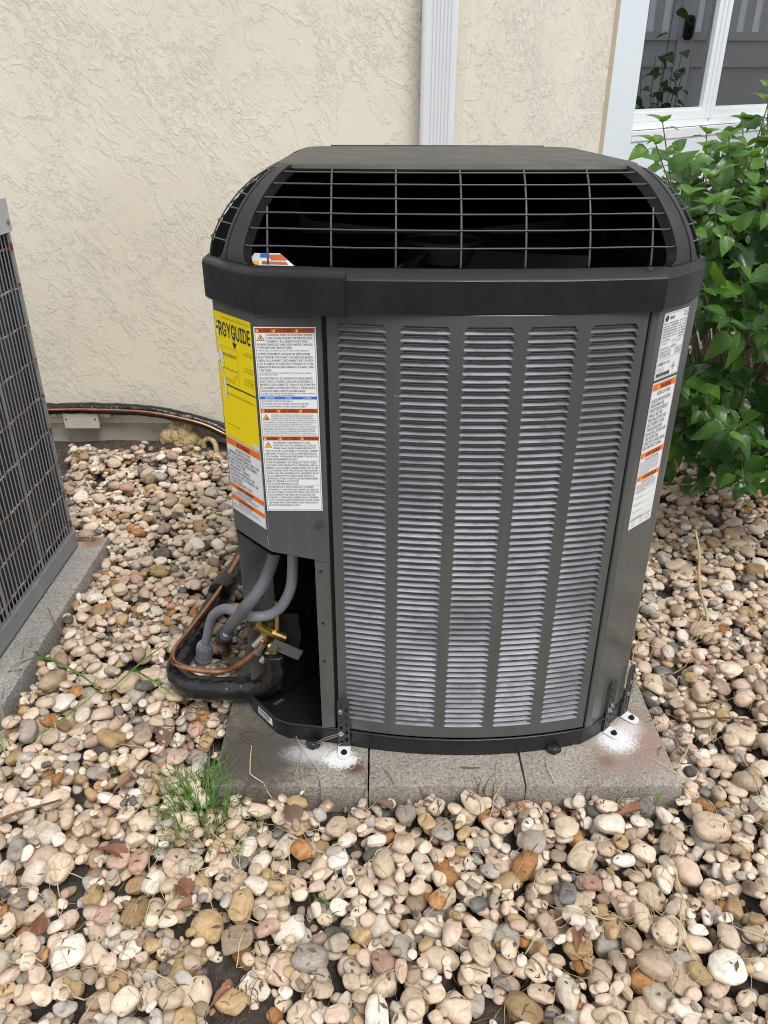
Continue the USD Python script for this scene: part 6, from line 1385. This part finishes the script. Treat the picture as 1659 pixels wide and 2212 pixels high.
V, F = join([(a, b) for a, b, _ in fl_]); part(far, 'foliage', (V, F), m_leaf[1], smooth=True, uv=np.vstack([c for _, _, c in fl_]), kind='stuff')

def lay_leaf(name, label, x, y, yaw, L, W, mat, cat, tilt=0.15, droop=0.0, fold=0.25, seed=0, lift=0.004, group=None, serr=0.02):
    V, F, uv = leaf_mesh(L, W, fold, 0.6, droop, seed, serr)
    V -= V.mean(0); R = Rotation.from_euler('zx', [yaw, 0.0]) * Rotation.from_euler('x', tilt)
    V = R.apply(V); h = max(float(top(x + dx, y + dy)) for dx in (-0.02, 0, 0.02) for dy in (-0.02, 0, 0.02)) - 0.004
    V += (x, y, h + lift - V[:, 2].min() * 0.35)
    return one(name, (V, F), mat, label, cat, smooth=True, uv=uv)
DL = [('curled red brown leaf on pebbles left of the bare soil foreground', -0.851, -0.343, 1.2, 0.085, 0.020, m_dleaf), ('broad russet leaf beside the foreground bare soil patch, larger of two', -0.668, -0.432, 0.9, 0.070, 0.024, m_dleaf), ('small russet leaf just below the broad russet leaf', -0.652, -0.482, 1.9, 0.045, 0.016, m_dleaf),
      ('brown leaf lying near the lower left edge of the gravel', -0.955, -0.515, 0.3, 0.060, 0.022, m_dleaf), ('upright orange brown leaf leaning on a pebble before the pad corner', 0.397, -0.235, 1.9, 0.095, 0.018, m_dleaf), ('dull brown curled leaf on gravel between the pads', -0.835, 0.052, 0.5, 0.10, 0.026, m_dleaf2),
      ('orange brown leaf half under pebbles left of the grass tuft', -0.885, -0.13, 2.3, 0.06, 0.018, m_dleaf), ('dark red leaf sliver by the bare soil at the bottom edge', -0.535, -0.66, 2.4, 0.06, 0.012, m_dleaf), ('pale brown leaf in front of the pad left slab', -0.44, -0.225, 0.4, 0.075, 0.030, m_dleaf2),
      ('thin brown leaf at the pad foot below the left bracket', -0.21, -0.19, 1.0, 0.06, 0.014, m_dleaf2), ('rust coloured leaf on the gravel bottom centre right', 0.20, -0.56, 2.9, 0.05, 0.014, m_dleaf), ('dry brown leaf between conduit coupling and pad', -0.705, 0.36, 1.2, 0.09, 0.024, m_dleaf2), ('curled tan leaf beside the conduit coupling', -0.735, 0.30, 1.9, 0.08, 0.02, m_dleaf2)]
for k, (lb, x, y, yaw, L, W, mt) in enumerate(DL): lay_leaf('dead_leaf', lb, x, y, yaw, L * 0.85, W * 0.9, mt, 'leaf', 0.5, 0.7, 1.0, 50 + k, 0.0, serr=0.12)
lay_leaf('fallen_leaf', 'large fresh green fallen leaf on pebbles right of the condenser', 1.227, 1.58, -1.3, 0.15, 0.052, m_leaf[1], 'leaf', 0.1, 0.05, 0.12, 71, 0.012, serr=0.06)
lay_leaf('fallen_leaf', 'small green fallen leaf right of the large fallen one', 1.42, 1.55, 0.6, 0.075, 0.02, m_leaf[1], 'leaf', 0.2, 0.1, 0.2, 72, 0.010)
lay_leaf('fallen_leaf', 'green fallen leaf at the right picture edge', 1.56, 1.50, 1.6, 0.08, 0.03, m_leaf[0], 'leaf', 0.2, 0.1, 0.2, 73, 0.010)

# reed stem and twigs
def stem_thing(name, label, cat, pts, r, mat):
    P = catmull(pts, 8); return one(name, tube(P, np.linspace(r, r * 0.6, len(P)), 8), mat, label, cat, smooth=True)
stem_thing('reed_stem', 'tall tan dry reed stem standing in the gravel right of the condenser', 'stem', [(0.905, 0.56, -0.06), (0.905, 0.60, 0.0), (0.895, 0.68, 0.07), (0.905, 0.76, 0.16), (0.895, 0.80, 0.22)], 0.0060, m_straw)
stem_thing('twig', 'dark brown twig lying on the front centre slab', 'twig', [(-0.005, -0.095, 0.003), (0.018, -0.100, 0.006), (0.045, -0.098, 0.005)], 0.0022, m_debris)
stem_thing('twig', 'long dark twig across pebbles on the right', 'twig', [(0.66, 0.10, -0.01), (0.78, 0.08, 0.012), (0.92, 0.045, 0.02)], 0.0035, m_debris)
stem_thing('twig', 'thick dark brown stick at the left edge of the foreground', 'twig', [(-1.24, -0.30, -0.02), (-1.12, -0.25, 0.005), (-1.02, -0.20, 0.0)], 0.0045, m_debris)
stem_thing('twig', 'thin red brown twig leaning on the old concrete pad', 'twig', [(-1.33, 0.55, 0.06), (-1.305, 0.53, 0.0), (-1.26, 0.50, -0.04)], 0.0022, m_dleaf)

# pot with coir at the right edge
pot = thing('plant_pot', 'black plastic pot with coir rim at the right edge of the gravel', 'plant pot', (1.80, 2.06, -0.07))
def pc(r, z): return np.c_[1.84 + r * np.cos(ca), 2.08 + r * np.sin(ca), np.full(48, z)]
part(pot, 'shell', loft([pc(0.12, -0.08), pc(0.155, 0.10), pc(0.165, 0.10), pc(0.165, 0.125), pc(0.15, 0.125), pc(0.12, -0.05)]), m_black, smooth=35)
part(pot, 'coir', loft([pc(0.155, 0.118), pc(0.12, 0.14), pc(0.06, 0.135), pc(0.001, 0.13)]), m_debris, smooth=True)
